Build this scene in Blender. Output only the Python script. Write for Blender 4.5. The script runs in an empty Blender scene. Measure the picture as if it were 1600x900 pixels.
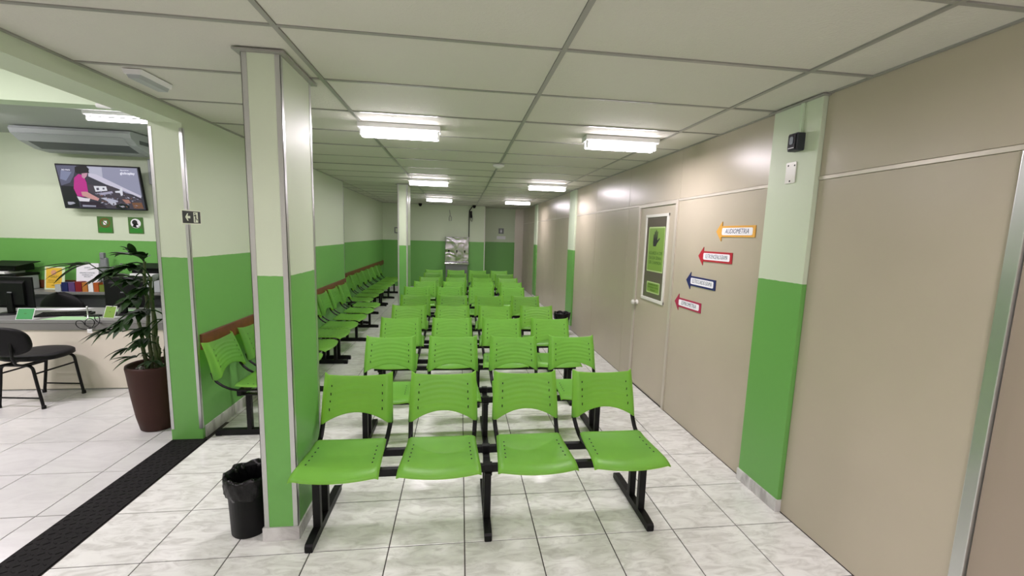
import bpy, bmesh, math, random
from mathutils import Vector, Matrix
random.seed(7)
C = bpy.context.scene.collection
PI = math.pi
H = 2.567           # hall ceiling height
# ---------------------------------------------------------------- camera
cam_d = bpy.data.cameras.new('camera'); cam = bpy.data.objects.new('camera', cam_d); C.objects.link(cam)
_F = Vector((0.1249073, 0.98409994, -0.12627536)); _R = Vector((0.99208791, -0.12226022, 0.02853087)); _U = Vector((-0.01263877, 0.12883997, 0.99158485))
m_ = Matrix.Identity(4)
for i in range(3):
    m_[i][0] = _R[i]; m_[i][1] = _U[i]; m_[i][2] = -_F[i]
m_.translation = Vector((0, 0, 1.7219))
cam.matrix_world = m_
cam_d.sensor_width = 36; cam_d.lens = 650.04 * 36 / 1600; cam_d.clip_start = 0.05; cam_d.clip_end = 60
bpy.context.scene.camera = cam
# ---------------------------------------------------------------- world and exposure
w = bpy.data.worlds.new('world'); bpy.context.scene.world = w; w.use_nodes = True
w.node_tree.nodes['Background'].inputs[0].default_value = (0.6, 0.65, 0.6, 1)
w.node_tree.nodes['Background'].inputs[1].default_value = 0.02
vs = bpy.context.scene.view_settings
vs.view_transform = 'Standard'; vs.look = 'None'; vs.gamma = 1.0; vs.use_curve_mapping = False
vs.exposure = 0.0
TUBE = 24.0
LAMP = 20.5          # watts of each fitting's downward light
LAMPC = (1.0, .895, .98)
#        # strength of the fluorescent tubes
# ---------------------------------------------------------------- materials
def lin(c):
    return tuple(((v/255)/12.92 if v/255 <= .04045 else ((v/255+.055)/1.055)**2.4) for v in c)
def mat(name, col, rough=.5, metal=0.0, spec=.5, bump=0.0, bscale=200, var=0.0, vscale=3, coat=0, emis=None, estr=0, trans=0):
    m = bpy.data.materials.new(name); m.use_nodes = True
    nt = m.node_tree; n = nt.nodes; b = n['Principled BSDF']
    c = lin(col)
    b.inputs['Base Color'].default_value = (*c, 1); b.inputs['Roughness'].default_value = rough
    b.inputs['Metallic'].default_value = metal; b.inputs['Specular IOR Level'].default_value = spec
    b.inputs['Coat Weight'].default_value = coat
    if emis:
        b.inputs['Emission Color'].default_value = (*lin(emis), 1); b.inputs['Emission Strength'].default_value = estr
    tc = n.new('ShaderNodeNewGeometry')
    if bump:
        no = n.new('ShaderNodeTexNoise'); no.inputs['Scale'].default_value = bscale; no.inputs['Detail'].default_value = 3
        bu = n.new('ShaderNodeBump'); bu.inputs['Strength'].default_value = bump; bu.inputs['Distance'].default_value = .004
        nt.links.new(tc.outputs['Position'], no.inputs['Vector']); nt.links.new(no.outputs['Fac'], bu.inputs['Height']); nt.links.new(bu.outputs['Normal'], b.inputs['Normal'])
    if var:
        no = n.new('ShaderNodeTexNoise'); no.inputs['Scale'].default_value = vscale; no.inputs['Detail'].default_value = 4
        mp = n.new('ShaderNodeMapRange'); mp.inputs[1].default_value = .3; mp.inputs[2].default_value = .7; mp.inputs[3].default_value = 1-var; mp.inputs[4].default_value = 1+var
        hs = n.new('ShaderNodeMix'); hs.data_type = 'RGBA'; hs.blend_type = 'MULTIPLY'; hs.inputs[0].default_value = 1
        cb = n.new('ShaderNodeCombineColor')
        nt.links.new(tc.outputs['Position'], no.inputs['Vector']); nt.links.new(no.outputs['Fac'], mp.inputs[0])
        for k in range(3): nt.links.new(mp.outputs[0], cb.inputs[k])
        hs.inputs[6].default_value = (*c, 1); nt.links.new(cb.outputs[0], hs.inputs[7]); nt.links.new(hs.outputs[2], b.inputs['Base Color'])
    return m
def paint_mat(name, low, high, split=1.478, rough=.5):
    m = mat(name, high, rough, bump=.12, bscale=260); nt = m.node_tree; n = nt.nodes; b = n['Principled BSDF']
    g = n.new('ShaderNodeNewGeometry'); s = n.new('ShaderNodeSeparateXYZ'); nt.links.new(g.outputs['Position'], s.inputs[0])
    no = n.new('ShaderNodeTexNoise'); no.inputs['Scale'].default_value = 25; nt.links.new(g.outputs['Position'], no.inputs['Vector'])
    a = n.new('ShaderNodeMath'); a.operation = 'MULTIPLY_ADD'; a.inputs[1].default_value = .008; nt.links.new(no.outputs['Fac'], a.inputs[0]); nt.links.new(s.outputs[2], a.inputs[2])
    gt = n.new('ShaderNodeMath'); gt.operation = 'GREATER_THAN'; gt.inputs[1].default_value = split+.004; nt.links.new(a.outputs[0], gt.inputs[0])
    mx = n.new('ShaderNodeMix'); mx.data_type = 'RGBA'; nt.links.new(gt.outputs[0], mx.inputs[0])
    mx.inputs[6].default_value = (*lin(low), 1); mx.inputs[7].default_value = (*lin(high), 1)
    nt.links.new(mx.outputs[2], b.inputs['Base Color'])
    rr = n.new('ShaderNodeMapRange'); nt.links.new(gt.outputs[0], rr.inputs[0]); rr.inputs[3].default_value = rough-.1; rr.inputs[4].default_value = rough
    nt.links.new(rr.outputs[0], b.inputs['Roughness'])
    return m
def marble_mat(name, base, vein, rough=.22, scale=1.0, amount=1.0):
    m = mat(name, base, rough); nt = m.node_tree; n = nt.nodes; b = n['Principled BSDF']
    g = n.new('ShaderNodeNewGeometry'); oi = n.new('ShaderNodeObjectInfo')
    mp = n.new('ShaderNodeMapping'); mp.inputs['Rotation'].default_value = (0, 0, .9); mp.inputs['Scale'].default_value = (2.2*scale, 6.5*scale, 2*scale)
    ad = n.new('ShaderNodeVectorMath'); ad.operation = 'MULTIPLY_ADD'
    cx = n.new('ShaderNodeCombineXYZ'); nt.links.new(oi.outputs['Random'], cx.inputs[0]); nt.links.new(oi.outputs['Random'], cx.inputs[1]); nt.links.new(oi.outputs['Random'], cx.inputs[2])
    nt.links.new(cx.outputs[0], ad.inputs[0]); ad.inputs[1].default_value = (37, 91, 53); nt.links.new(g.outputs['Position'], ad.inputs[2])
    nt.links.new(ad.outputs[0], mp.inputs[0])
    no = n.new('ShaderNodeTexNoise'); no.inputs['Scale'].default_value = 1.6; no.inputs['Detail'].default_value = 7; no.inputs['Roughness'].default_value = .62; no.inputs['Distortion'].default_value = 1.1
    nt.links.new(mp.outputs[0], no.inputs['Vector'])
    cr = n.new('ShaderNodeValToRGB'); e = cr.color_ramp.elements
    e[0].position = .36; e[0].color = (*lin(vein), 1); e[1].position = .6; e[1].color = (*lin(base), 1)
    x = cr.color_ramp.elements.new(.5); mid = tuple((p*.35+q*.65) for p, q in zip(lin(vein), lin(base))); x.color = (*mid, 1)
    nt.links.new(no.outputs['Fac'], cr.inputs[0]); nt.links.new(cr.outputs[0], b.inputs['Base Color'])
    return m
def plastic_green(name, col, tcol, tw=.3):
    m = mat(name, col, .34, spec=.45, var=.05, vscale=12); nt = m.node_tree; n = nt.nodes; b = n['Principled BSDF']; out = n['Material Output']
    t = n.new('ShaderNodeBsdfTranslucent'); t.inputs[0].default_value = (*lin(tcol), 1)
    mx = n.new('ShaderNodeMixShader'); mx.inputs[0].default_value = tw
    nt.links.new(b.outputs[0], mx.inputs[1]); nt.links.new(t.outputs[0], mx.inputs[2]); nt.links.new(mx.outputs[0], out.inputs[0])
    return m
M = dict(
 wall=paint_mat('painted_wall', (103, 164, 80), (198, 210, 184)),
 wall_plain=mat('pale_green_paint', (196, 214, 184), .5, bump=.1),
 white_wall=mat('cream_paint', (205, 203, 190), .6, bump=.1),
 beige=mat('beige_laminate', (176, 168, 148), .31, spec=.45, bump=.05, bscale=500, var=.02),
 beige_edge=mat('beige_metal_profile', (196, 190, 176), .3, metal=.3),
 alu=mat('satin_aluminium', (200, 202, 200), .28, metal=.85),
 white_frame=mat('white_enamel_frame', (215, 214, 205), .3),
 tile=marble_mat('marbled_floor_tile', (224, 226, 220), (196, 197, 190), .24, 1.9),
 tile_plain=marble_mat('pale_floor_tile', (202, 203, 200), (194, 194, 192), .22),
 skirt=marble_mat('marbled_skirting', (205, 205, 202), (165, 163, 160), .25),
 grout=mat('dark_grout', (58, 54, 52), .8),
 ceil=mat('ceiling_panel', (206, 205, 194), .75, bump=.7, bscale=85, var=.02, vscale=1.2),
 tbar=mat('ceiling_grid_bar', (146, 146, 138), .3, spec=.5),
 plenum=mat('dark_plenum', (60, 60, 58), .9),
 chair=plastic_green('green_plastic', (124, 186, 92), (208, 242, 128), .6),
 slot=mat('slot_shadow', (14, 22, 10), .8),
 black=mat('black_steel', (9, 9, 10), .45, spec=.25, var=.1, vscale=30),
 blackpl=mat('black_plastic', (8, 9, 10), .5, spec=.22),
 rubber=mat('black_rubber', (22, 21, 21), .75, spec=.2, bump=.9, bscale=60, var=.15, vscale=9),
 brown=mat('varnished_wood_rail', (104, 58, 36), .4, var=.2, vscale=14),
 pot=mat('brown_pot', (58, 34, 27), .6, spec=.25, bump=.15, bscale=90, var=.06),
 leaf=mat('palm_leaf', (30, 56, 20), .5, spec=.15, var=.3, vscale=8),
 stem=mat('palm_stem', (70, 80, 44), .6, var=.25, vscale=20),
 soil=mat('potting_soil', (45, 34, 28), .95, bump=.8, bscale=60),
 gravel=mat('white_gravel', (190, 188, 180), .8),
 white=mat('white_plastic', (226, 228, 226), .4),
 acgrey=mat('shade_toned_plastic', (168, 174, 174), .45),  # white plastic darkened to carry the shade on the air conditioner
 dark_slot=mat('dark_grille', (96, 102, 102), .6),
 tube=mat('lit_tube', (255, 255, 250), .5, emis=(255, 243, 254), estr=TUBE),
 glass_dark=mat('window_film', (96, 90, 80), .12, spec=.6),
 lime=mat('lime_sign', (114, 150, 58), .45),
 lime_edge=mat('lime_sign_border', (168, 192, 126), .45),
 green_ink=mat('dark_green_ink', (54, 92, 22), .6),
 black_ink=mat('black_ink', (14, 16, 16), .5),
 grey_ink=mat('blue_grey_ink', (92, 108, 118), .6),
 navy_ink=mat('slate_ink', (56, 70, 96), .6),
 paper=mat('white_paper', (232, 232, 236), .6),
 amber=mat('amber_card', (212, 158, 62), .5),
 red=mat('red_card', (168, 22, 42), .45),
 navy=mat('navy_card', (24, 30, 92), .45),
 magenta=mat('wine_card', (162, 24, 72), .45),
 desk=mat('grey_laminate', (118, 119, 116), .36, var=.04),
 desk_edge=mat('grey_edge_band', (112, 112, 108), .45),
 cream=mat('cream_laminate', (206, 200, 184), .5, bump=.08),
 fabric=mat('black_vinyl', (9, 9, 10), .55, spec=.22, bump=.2, bscale=120),
 steel=None,
 sign_green=mat('green_acrylic', (44, 130, 44), .3),
 sign_green2=mat('dark_green_acrylic', (70, 110, 52), .3),
 brownring=mat('brown_ink', (110, 74, 22), .6),
 mint=mat('mint_paper', (146, 190, 138), .6),
 teal=mat('green_leaflet', (60, 138, 78), .5),
 yellow=mat('yellow_poster', (222, 182, 60), .5),
 yellow_ink=mat('olive_ink', (120, 104, 30), .6),
 pale_border=mat('pale_poster_border', (206, 220, 186), .5),
 blue=mat('blue_box', (22, 24, 84), .4), purple=mat('purple_box', (90, 60, 112), .4), crimson=mat('crimson_box', (128, 20, 36), .4),
 orange=mat('orange_box', (176, 112, 50), .4), orange2=mat('deep_orange_box', (172, 84, 34), .4), olive=mat('olive_box', (108, 122, 46), .4),
 grey=mat('grey_plastic', (120, 124, 126), .45),
 speaker=mat('charcoal_plastic', (40, 44, 50), .5),
 glow=mat('reader_lens', (120, 130, 140), .2),
 bag=mat('black_bin_bag', (7, 7, 8), .28, spec=.3, bump=1.0, bscale=22),
 exit_white=mat('photoluminescent_white', (214, 220, 196), .5),
 exit_black=mat('exit_sign_field', (22, 28, 18), .4),
)
# brushed, wrinkled stainless steel
ms = mat('wrinkled_steel', (176, 174, 178), .2, metal=1.0); nt = ms.node_tree; n = nt.nodes
g = n.new('ShaderNodeNewGeometry'); no = n.new('ShaderNodeTexNoise'); no.inputs['Scale'].default_value = 3; no.inputs['Detail'].default_value = 1; no.inputs['Distortion'].default_value = 1.2
bu = n.new('ShaderNodeBump'); bu.inputs['Strength'].default_value = .3; bu.inputs['Distance'].default_value = .05
nt.links.new(g.outputs['Position'], no.inputs['Vector']); nt.links.new(no.outputs['Fac'], bu.inputs['Height']); nt.links.new(bu.outputs['Normal'], n['Principled BSDF'].inputs['Normal'])
M['steel'] = ms
# clear acrylic / tv picture (colours per face)
mp_ = bpy.data.materials.new('tv_picture'); mp_.use_nodes = True; nt = mp_.node_tree; b = nt.nodes['Principled BSDF']
at = nt.nodes.new('ShaderNodeAttribute'); at.attribute_name = 'col'
b.inputs['Base Color'].default_value = (.01, .01, .01, 1); b.inputs['Roughness'].default_value = .25
nt.links.new(at.outputs['Color'], b.inputs['Emission Color']); b.inputs['Emission Strength'].default_value = .9
M['tvpic'] = mp_

# ---------------------------------------------------------------- mesh helpers
class MB:
    """collects geometry; build() links it as one mesh object"""
    def __init__(s): s.v = []; s.f = []; s.mi = []; s.sm = []
    def add(s, vs, fs, mi=0, smooth=False):
        o = len(s.v); s.v += [tuple(x) for x in vs]
        for f in fs: s.f.append(tuple(o+i for i in f)); s.mi.append(mi); s.sm.append(smooth)
    def box(s, a, b, mi=0, bev=0):
        x0, y0, z0 = (min(a[i], b[i]) for i in range(3)); x1, y1, z1 = (max(a[i], b[i]) for i in range(3))
        if bev <= 0:
            s.add([(x0,y0,z0),(x1,y0,z0),(x1,y1,z0),(x0,y1,z0),(x0,y0,z1),(x1,y0,z1),(x1,y1,z1),(x0,y1,z1)],
                  [(0,3,2,1),(4,5,6,7),(0,1,5,4),(1,2,6,5),(2,3,7,6),(3,0,4,7)], mi); return
        bm = bmesh.new(); bmesh.ops.create_cube(bm, size=1)
        for v in bm.verts: v.co = Vector(((x0+x1)/2+v.co.x*(x1-x0), (y0+y1)/2+v.co.y*(y1-y0), (z0+z1)/2+v.co.z*(z1-z0)))
        bmesh.ops.bevel(bm, geom=bm.edges[:], offset=bev, segments=2, affect='EDGES', profile=.5)
        s.frombm(bm, mi)
    def frombm(s, bm, mi=0, smooth=False):
        bm.verts.index_update(); s.add([v.co[:] for v in bm.verts], [[v.index for v in f.verts] for f in bm.faces], mi, smooth); bm.free()
    def prism(s, pts, axis, a, b, mi=0, smooth=False):
        """polygon pts (2D) extruded along axis from a to b"""
        n = len(pts)
        def P(p, t):
            return {'x': (t, p[0], p[1]), 'y': (p[0], t, p[1]), 'z': (p[0], p[1], t)}[axis]
        v = [P(p, a) for p in pts]+[P(p, b) for p in pts]
        s.add(v, [tuple(range(n))[::-1], tuple(range(n, 2*n))], mi); 
        s.add(v, [(i, (i+1) % n, n+(i+1) % n, n+i) for i in range(n)], mi, smooth)
    def tube(s, path, r, seg=10, mi=0, cap=True, rx=None):
        """round (or oval, rx) tube along a path"""
        path = [Vector(p) for p in path]; rings = []; up = None
        for i, p in enumerate(path):
            t = (path[min(i+1, len(path)-1)]-path[max(i-1, 0)]).normalized()
            if up is None: up = Vector((1, 0, 0)) if abs(t.x) < .9 else Vector((0, 0, 1))
            a = (up - t*up.dot(t)).normalized(); up = a; bb = t.cross(a)
            rr = r[i] if isinstance(r, (list, tuple)) else r
            ra = rx if rx else rr
            rings.append([p+a*math.cos(2*PI*k/seg)*ra+bb*math.sin(2*PI*k/seg)*rr for k in range(seg)])
        v = [q for R_ in rings for q in R_]; f = []
        for i in range(len(rings)-1):
            for k in range(seg): f.append((i*seg+k, i*seg+(k+1) % seg, (i+1)*seg+(k+1) % seg, (i+1)*seg+k))
        s.add(v, f, mi, True)
        if cap:
            n = len(v); s.add(v, [tuple(range(seg))[::-1], tuple(range(n-seg, n))], mi)
    def lathe(s, prof, c=(0,0,0), seg=32, mi=0, axis='z'):
        v = []
        for r, z in prof:
            for k in range(seg):
                a = 2*PI*k/seg; x, y = r*math.cos(a), r*math.sin(a)
                p = {'z': (x, y, z), 'x': (z, x, y), 'y': (x, z, y)}[axis]
                v.append((c[0]+p[0], c[1]+p[1], c[2]+p[2]))
        f = [(i*seg+k, i*seg+(k+1) % seg, (i+1)*seg+(k+1) % seg, (i+1)*seg+k) for i in range(len(prof)-1) for k in range(seg)]
        s.add(v, f, mi, True)
    def sheet(s, fn, nu, nv, th, mi=0):
        """closed thin shell from fn(u,v)->(pos), u,v in 0..1"""
        g = [[Vector(fn(i/nu, j/nv)) for i in range(nu+1)] for j in range(nv+1)]
        W = nu+1; top = []; bot = []
        for j in range(nv+1):
            for i in range(W):
                a = g[j][min(i+1, nu)]-g[j][max(i-1, 0)]; b = g[min(j+1, nv)][i]-g[max(j-1, 0)][i]
                nrm = a.cross(b).normalized(); top.append(g[j][i]); bot.append(g[j][i]-nrm*th)
        v = top+bot; N = len(top); f = []
        for j in range(nv):
            for i in range(nu):
                q = (j*W+i, j*W+i+1, (j+1)*W+i+1, (j+1)*W+i); f.append(q); f.append(tuple(N+k for k in q[::-1]))
        per = [i for i in range(W)]+[j*W+nu for j in range(1, nv+1)]+[nv*W+i for i in range(nu-1, -1, -1)]+[j*W for j in range(nv-1, 0, -1)]
        for k in range(len(per)):
            a, b = per[k], per[(k+1) % len(per)]; f.append((b, a, N+a, N+b))
        s.add(v, f, mi, True)
    def build(s, name, mats, parent=None, loc=None, autosmooth=False):
        me = bpy.data.meshes.new(name); me.from_pydata(s.v, [], s.f)
        if not isinstance(mats, (list, tuple)): mats = [mats]
        for m in mats: me.materials.append(m)
        me.polygons.foreach_set('material_index', s.mi); me.polygons.foreach_set('use_smooth', s.sm)
        me.update()
        o = bpy.data.objects.new(name, me); C.objects.link(o)
        if parent: o.parent = parent
        if loc: o.location = loc
        return o
def tag(o, label=None, cat=None, group=None, kind=None):
    if label: o['label'] = label
    if cat: o['category'] = cat
    if group: o['group'] = group
    if kind: o['kind'] = kind
    return o
def empty(name, loc=(0,0,0), rz=0, **k):
    o = bpy.data.objects.new(name, None); C.objects.link(o); o.location = loc; o.rotation_euler = (0, 0, rz); o.empty_display_size = .1
    return tag(o, **k)
def onebox(name, a, b, m, parent=None, bev=0, **k):
    q = MB(); q.box(a, b, 0, bev); o = q.build(name, m, parent); return tag(o, **k)
def dup(root, loc, rz=0):
    r = root.copy(); C.objects.link(r); r.location = loc; r.rotation_euler = (0, 0, rz)
    for ch in list(root.children):
        c = ch.copy(); C.objects.link(c); c.parent = r
        for g_ in ch.children:
            d = g_.copy(); C.objects.link(d); d.parent = c
    return r
def inst(src, name, parent, loc, scale=None):
    o = bpy.data.objects.new(name, src.data); C.objects.link(o); o.parent = parent; o.location = loc
    if scale: o.scale = scale
    return o
def text(s, size, m, parent, origin, xdir, ydir, depth=.0006, name='lettering', shear=0, sx=1, align='CENTER'):
    """flat lettering laid on a surface: origin, text direction, up direction"""
    cu = bpy.data.curves.new('t', 'FONT'); cu.body = s; cu.size = size; cu.align_x = align; cu.align_y = 'CENTER'; cu.shear = shear; cu.resolution_u = 2; cu.extrude = depth/2
    o = bpy.data.objects.new('t', cu); C.objects.link(o)
    me = bpy.data.meshes.new_from_object(o); bpy.data.objects.remove(o); 
    X = Vector(xdir).normalized(); Y = Vector(ydir).normalized(); Z = X.cross(Y); O = Vector(origin)
    for v in me.vertices:
        c = v.co; v.co = O+X*c.x*sx+Y*c.y+Z*(c.z+depth/2)
    me.materials.clear(); me.materials.append(m); me.name = name
    ob = bpy.data.objects.new(name, me); C.objects.link(ob); ob.parent = parent
    return ob
def plate(pts, O, X, Y, th, mb, mi=0, off=0.0):
    """2D polygon pts on plane (O,X,Y) extruded th along X x Y"""
    X = Vector(X); Y = Vector(Y); Z = X.cross(Y).normalized(); O = Vector(O)+Z*off; n = len(pts)
    v = [O+X*p[0]+Y*p[1] for p in pts]+[O+X*p[0]+Y*p[1]+Z*th for p in pts]
    a = sum(pts[i][0]*pts[(i+1) % n][1]-pts[(i+1) % n][0]*pts[i][1] for i in range(n))
    f = [tuple(range(n))[::-1], tuple(range(n, 2*n))]+[(i, (i+1) % n, n+(i+1) % n, n+i) for i in range(n)]
    if a < 0: f = [q[::-1] for q in f]
    mb.add(v, f, mi)
def rrect(w, h, r, cx=0, cy=0, k=4):
    out = []
    for (sx, sy, a0) in ((1, 1, 0), (-1, 1, 90), (-1, -1, 180), (1, -1, 270)):
        for i in range(k+1):
            a = math.radians(a0+90*i/k); out.append((cx+sx*(w/2-r)+r*math.cos(a), cy+sy*(h/2-r)+r*math.sin(a)))
    return out
def circ(r, cx=0, cy=0, k=24, ry=None): return [(cx+r*math.cos(2*PI*i/k), cy+(ry or r)*math.sin(2*PI*i/k)) for i in range(k)]
# ================================================================ STRUCTURE
XR = 2.07; XL = -2.06; XL2 = -2.30; YF = 12.9; YREC = 13.8; YB = -4.0
S = dict(kind='structure')
# ---- floor: dark grout bed, marbled hall tiles, plain reception tiles
floor = onebox('floor', (-7.5, YB, -.12), (2.4, 14.2, -.004), M['grout'], **S)
tag(floor, 'tiled floor of pale grey marbled squares with dark joints')
T = .41295; FX = .0458; FY = 2.1516; T2 = .466; GX = -2.46; GY = 3.045
def tile_mesh(w_, d_, m, name='tile'):
    q = MB(); h = .004; c = .0015
    x0, x1, y0, y1 = 0, w_, 0, d_
    v = [(x0,y0,-h),(x1,y0,-h),(x1,y1,-h),(x0,y1,-h),(x0,y0,-c),(x1,y0,-c),(x1,y1,-c),(x0,y1,-c),(x0+c,y0+c,0),(x1-c,y0+c,0),(x1-c,y1-c,0),(x0+c,y1-c,0)]
    f = [(0,1,5,4),(1,2,6,5),(2,3,7,6),(3,0,4,7),(4,5,9,8),(5,6,10,9),(6,7,11,10),(7,4,8,11),(8,9,10,11)]
    q.add(v, f); me = bpy.data.meshes.new(name); me.from_pydata(q.v, [], q.f); me.materials.append(m); return me
cache = {}
def lay(x0, x1, y0, y1, m, stuffmb=None):
    g = .003
    x0 += g; x1 -= g; y0 += g; y1 -= g
    if x1-x0 < .01 or y1-y0 < .01: return
    if stuffmb is not None:
        stuffmb.add([(x0,y0,0),(x1,y0,0),(x1,y1,0),(x0,y1,0),(x0,y0,-.004),(x1,y0,-.004),(x1,y1,-.004),(x0,y1,-.004)], [(0,1,2,3),(0,4,5,1),(1,5,6,2),(2,6,7,3),(3,7,4,0)]); return
    k = (round(x1-x0, 3), round(y1-y0, 3), m.name)
    if k not in cache: cache[k] = tile_mesh(x1-x0, y1-y0, m)
    o = bpy.data.objects.new('tile', cache[k]); C.objects.link(o); o.parent = floor; o.location = (x0, y0, 0)
rest = MB(); rest2 = MB()
for i in range(-6, 6):
    for j in range(-15, 30):
        xa, xb = FX+i*T, FX+(i+1)*T; ya, yb = FY+j*T, FY+(j+1)*T
        lim = -2.035 if ya < 3.4 else XL+.0
        if ya > 7.6: lim = XL2
        xa = max(xa, lim); xb = min(xb, XR); yb = min(yb, YREC)
        if xb-xa < .02: continue
        near = -3 <= j <= 14
        lay(xa, xb, ya, yb, M['tile'], None if near else rest)
for i in range(-11, 2):
    for j in range(-16, 9):
        xa, xb = GX+(i-1)*T2, GX+i*T2; ya, yb = GY+j*T2, GY+(j+1)*T2
        xb = min(xb, -2.27); yb = min(yb, 6.8); xa = max(xa, -7.5)
        if xb-xa < .02: continue
        near = j >= -2 and j <= 3 and i >= -5
        lay(xa, xb, ya, yb, M['tile_plain'], None if near else rest2)
tag(rest.build('far_tiles', M['tile'], floor), kind='stuff'); tag(rest2.build('outlying_tiles', M['tile_plain'], floor), kind='stuff')

# ---- hall ceiling: 1.25 x 0.625 panels in a T-bar grid
ceiling = onebox('ceiling', (XL2-.05, YB, H+.02), (XR+.1, 14.1, H+.1), M['plenum'], **S)
tag(ceiling, 'suspended ceiling of textured off-white panels in a grey grid')
CX = -.78889; CY = 1.98738; PW = 1.25; PD = .625
cols = [(XL2, XL), (XL, CX), (CX, CX+PW), (CX+PW, CX+2*PW), (CX+2*PW, XR)]
for ci, (xa, xb) in enumerate(cols):
    for j in range(-9, 20):
        ya, yb = CY+j*PD, min(CY+(j+1)*PD, YREC)
        if ci == 0 and ya < 7.6: continue
        if ci == 0 and ya < 7.8: ya = 7.8
        if yb-ya < .05: continue
        k = ('c', round(xb-xa, 3), round(yb-ya, 3))
        if k not in cache:
            q = MB(); q.box((.0145, .0135, 0), (xb-xa-.0135, yb-ya-.0115, .012)); me = bpy.data.meshes.new('ceiling_panel'); me.from_pydata(q.v, [], q.f); me.materials.append(M['ceil']); cache[k] = me
        o = bpy.data.objects.new('ceiling_panel', cache[k]); C.objects.link(o); o.parent = ceiling
        o.location = (xa, ya, H+.004+random.uniform(-.001, .001)); o.rotation_euler = (random.uniform(-.0035, .0035), random.uniform(-.001, .001), 0)
def bar(a, b, nm='grid_bar'):
    return onebox(nm, a, b, M['tbar'], ceiling)
for x in (CX, CX+PW, CX+2*PW):
    bar((x-.012, YB, H-.002), (x+.012, YREC, H+.008))
for ci, (xa, xb) in enumerate(cols):
    for j in range(-9, 20):
        y = CY+j*PD
        if ci == 0 and y < 7.85 or y > YREC: continue
        bar((xa+.012, y-.010, H-.0012), (xb-.012, y+.010, H+.008), 'cross_bar')
bar((XL+.0, YB, H-.003), (XL+.022, 7.8, H+.008), 'edge_angle'); bar((XR-.02, YB, H-.003), (XR, 13.8, H+.008), 'edge_angle')
bar((XL2, 7.8, H-.003), (XL2+.022, YF, H+.008), 'edge_angle'); bar((XL2, YF-.022, H-.003), (.75, YF, H+.008), 'edge_angle')
bar((XL2, 7.8, H-.003), (XL, 7.822, H+.008), 'edge_angle')

# ---- left wall, near stretch (ends in a jamb at y 3.49), far stretch recessed, beam toward the camera
wl = onebox('wall_left', (-2.29, 3.49, 0), (XL, 7.8, 3.4), M['wall'], **S); tag(wl, 'left wall painted green below and pale green above')
onebox('wall_left_far', (-2.55, 7.8, 0), (XL2, YF+.02, H+.02), M['wall'], **S)
onebox('wall_left_beam', (-2.29, YB, 2.475), (XL, 3.49, 3.4), M['wall'], **S)
tr = MB(); L = .022; th = .0022     # steel corner trims on the jamb
def corner(mb, x, y, sx, sy, z0, z1, L=.022, th=.0022):
    mb.box((x+sx*th, y+sy*th, z0), (x-sx*L, y-sy*.0, z1)) if sy == 0 else None
    mb.box((x+sx*th, y+sy*th, z0), (x-sx*L, y, z1)); mb.box((x+sx*th, y+sy*th, z0), (x, y-sy*L, z1))
for x, sx in ((XL, 1), (-2.29, -1)):
    q = MB(); corner(q, x, 3.49, sx, -1, .09, 2.44); tag(q.build('trim_1' if sx > 0 else 'trim_2', M['alu']), 'steel corner strip on the left wall end', kind='structure')
q = MB(); corner(q, XL, 7.8, 1, 1, .09, 2.54); tag(q.build('trim_3', M['alu']), kind='structure')
# ---- far walls
wf = onebox('wall_far', (-2.5, YF, 0), (.75, YF+.1, H+.02), M['wall'], **S); tag(wf, 'far wall painted green below and pale above')
onebox('wall_recess', (.65, YREC, 0), (2.4, YREC+.1, H+.02), M['wall'], **S)
onebox('wall_recess_side', (.65, YF+.1, 0), (.75, YREC, H+.02), M['wall'], **S)
q = MB(); corner(q, .75, YF, 1, -1, .08, 2.55); tag(q.build('trim_4', M['white_frame']), kind='structure')
onebox('trim_5', (1.79, YREC-.03, 0), (XR, YREC, H), M['beige_edge'], **S)
# ---- walls behind the camera and round the reception
onebox('wall_back', (-7.6, YB-.1, 0), (2.4, YB, 3.5), M['white_wall'], **S)
wr_ = onebox('wall_reception', (-7.6, 6.8, 0), (-2.29, 6.9, 3.4), M['wall'], **S); tag(wr_, 'reception back wall, green below and pale green above')
onebox('wall_reception_side', (-7.6, YB, 0), (-7.5, 6.8, 3.5), M['wall'], **S)
onebox('ceiling_reception', (-7.5, 4.68, 2.93), (-2.29, 6.8, 3.0), mat('grey_plaster', (176, 182, 176), .6, bump=.1), **S)
onebox('ceiling_entrance', (-7.5, YB, 3.36), (-2.29, 4.68, 3.45), M['white_wall'], **S)
onebox('lintel_reception', (-7.5, 4.5, 2.81), (-2.29, 4.68, 3.4), M['wall_plain'], **S)
# ---- marbled skirtings
def skirts(name, segs, h=.085, th=.012):
    root = None
    for k, (a, b, nx, ny) in enumerate(segs):
        a = Vector((*a, 0)); b = Vector((*b, 0)); L_ = (b-a).length; d = (b-a)/L_; nseg = max(1, round(L_/T)); nn = Vector((nx, ny, 0))
        for i in range(nseg):
            p = a+d*(L_*i/nseg+.0015); r_ = a+d*(L_*(i+1)/nseg-.0015)
            q = MB(); q.box(p[:], (r_+nn*th+Vector((0, 0, h)))[:], 0, .0012)
            o = q.build(name if root is None else 'skirting_tile', M['skirt'], root)
            if root is None: root = tag(o, kind='structure')
skirts('baseboard_left', [((XL, 3.52), (XL, 7.8), 1, 0), ((XL2, 7.8), (XL2, YF), 1, 0)], .1)
skirts('baseboard_far', [((XL2+.02, YF), (.75, YF), 0, -1), ((.77, YREC), (1.78, YREC), 0, -1)])
# ---- wooden chair rails
def rail(name, a, b):
    q = MB(); q.box(a, b, 0, .003); tag(q.build(name, M['brown']), kind='structure')
rail('trim_6', (XL, 3.53, .735), (XL+.022, 7.8, .862)); rail('trim_7', (XL2, 7.82, .735), (XL2+.022, YF, .862)); rail('trim_8', (-7.4, 6.778, .77), (-2.3, 6.8, .885))

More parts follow.
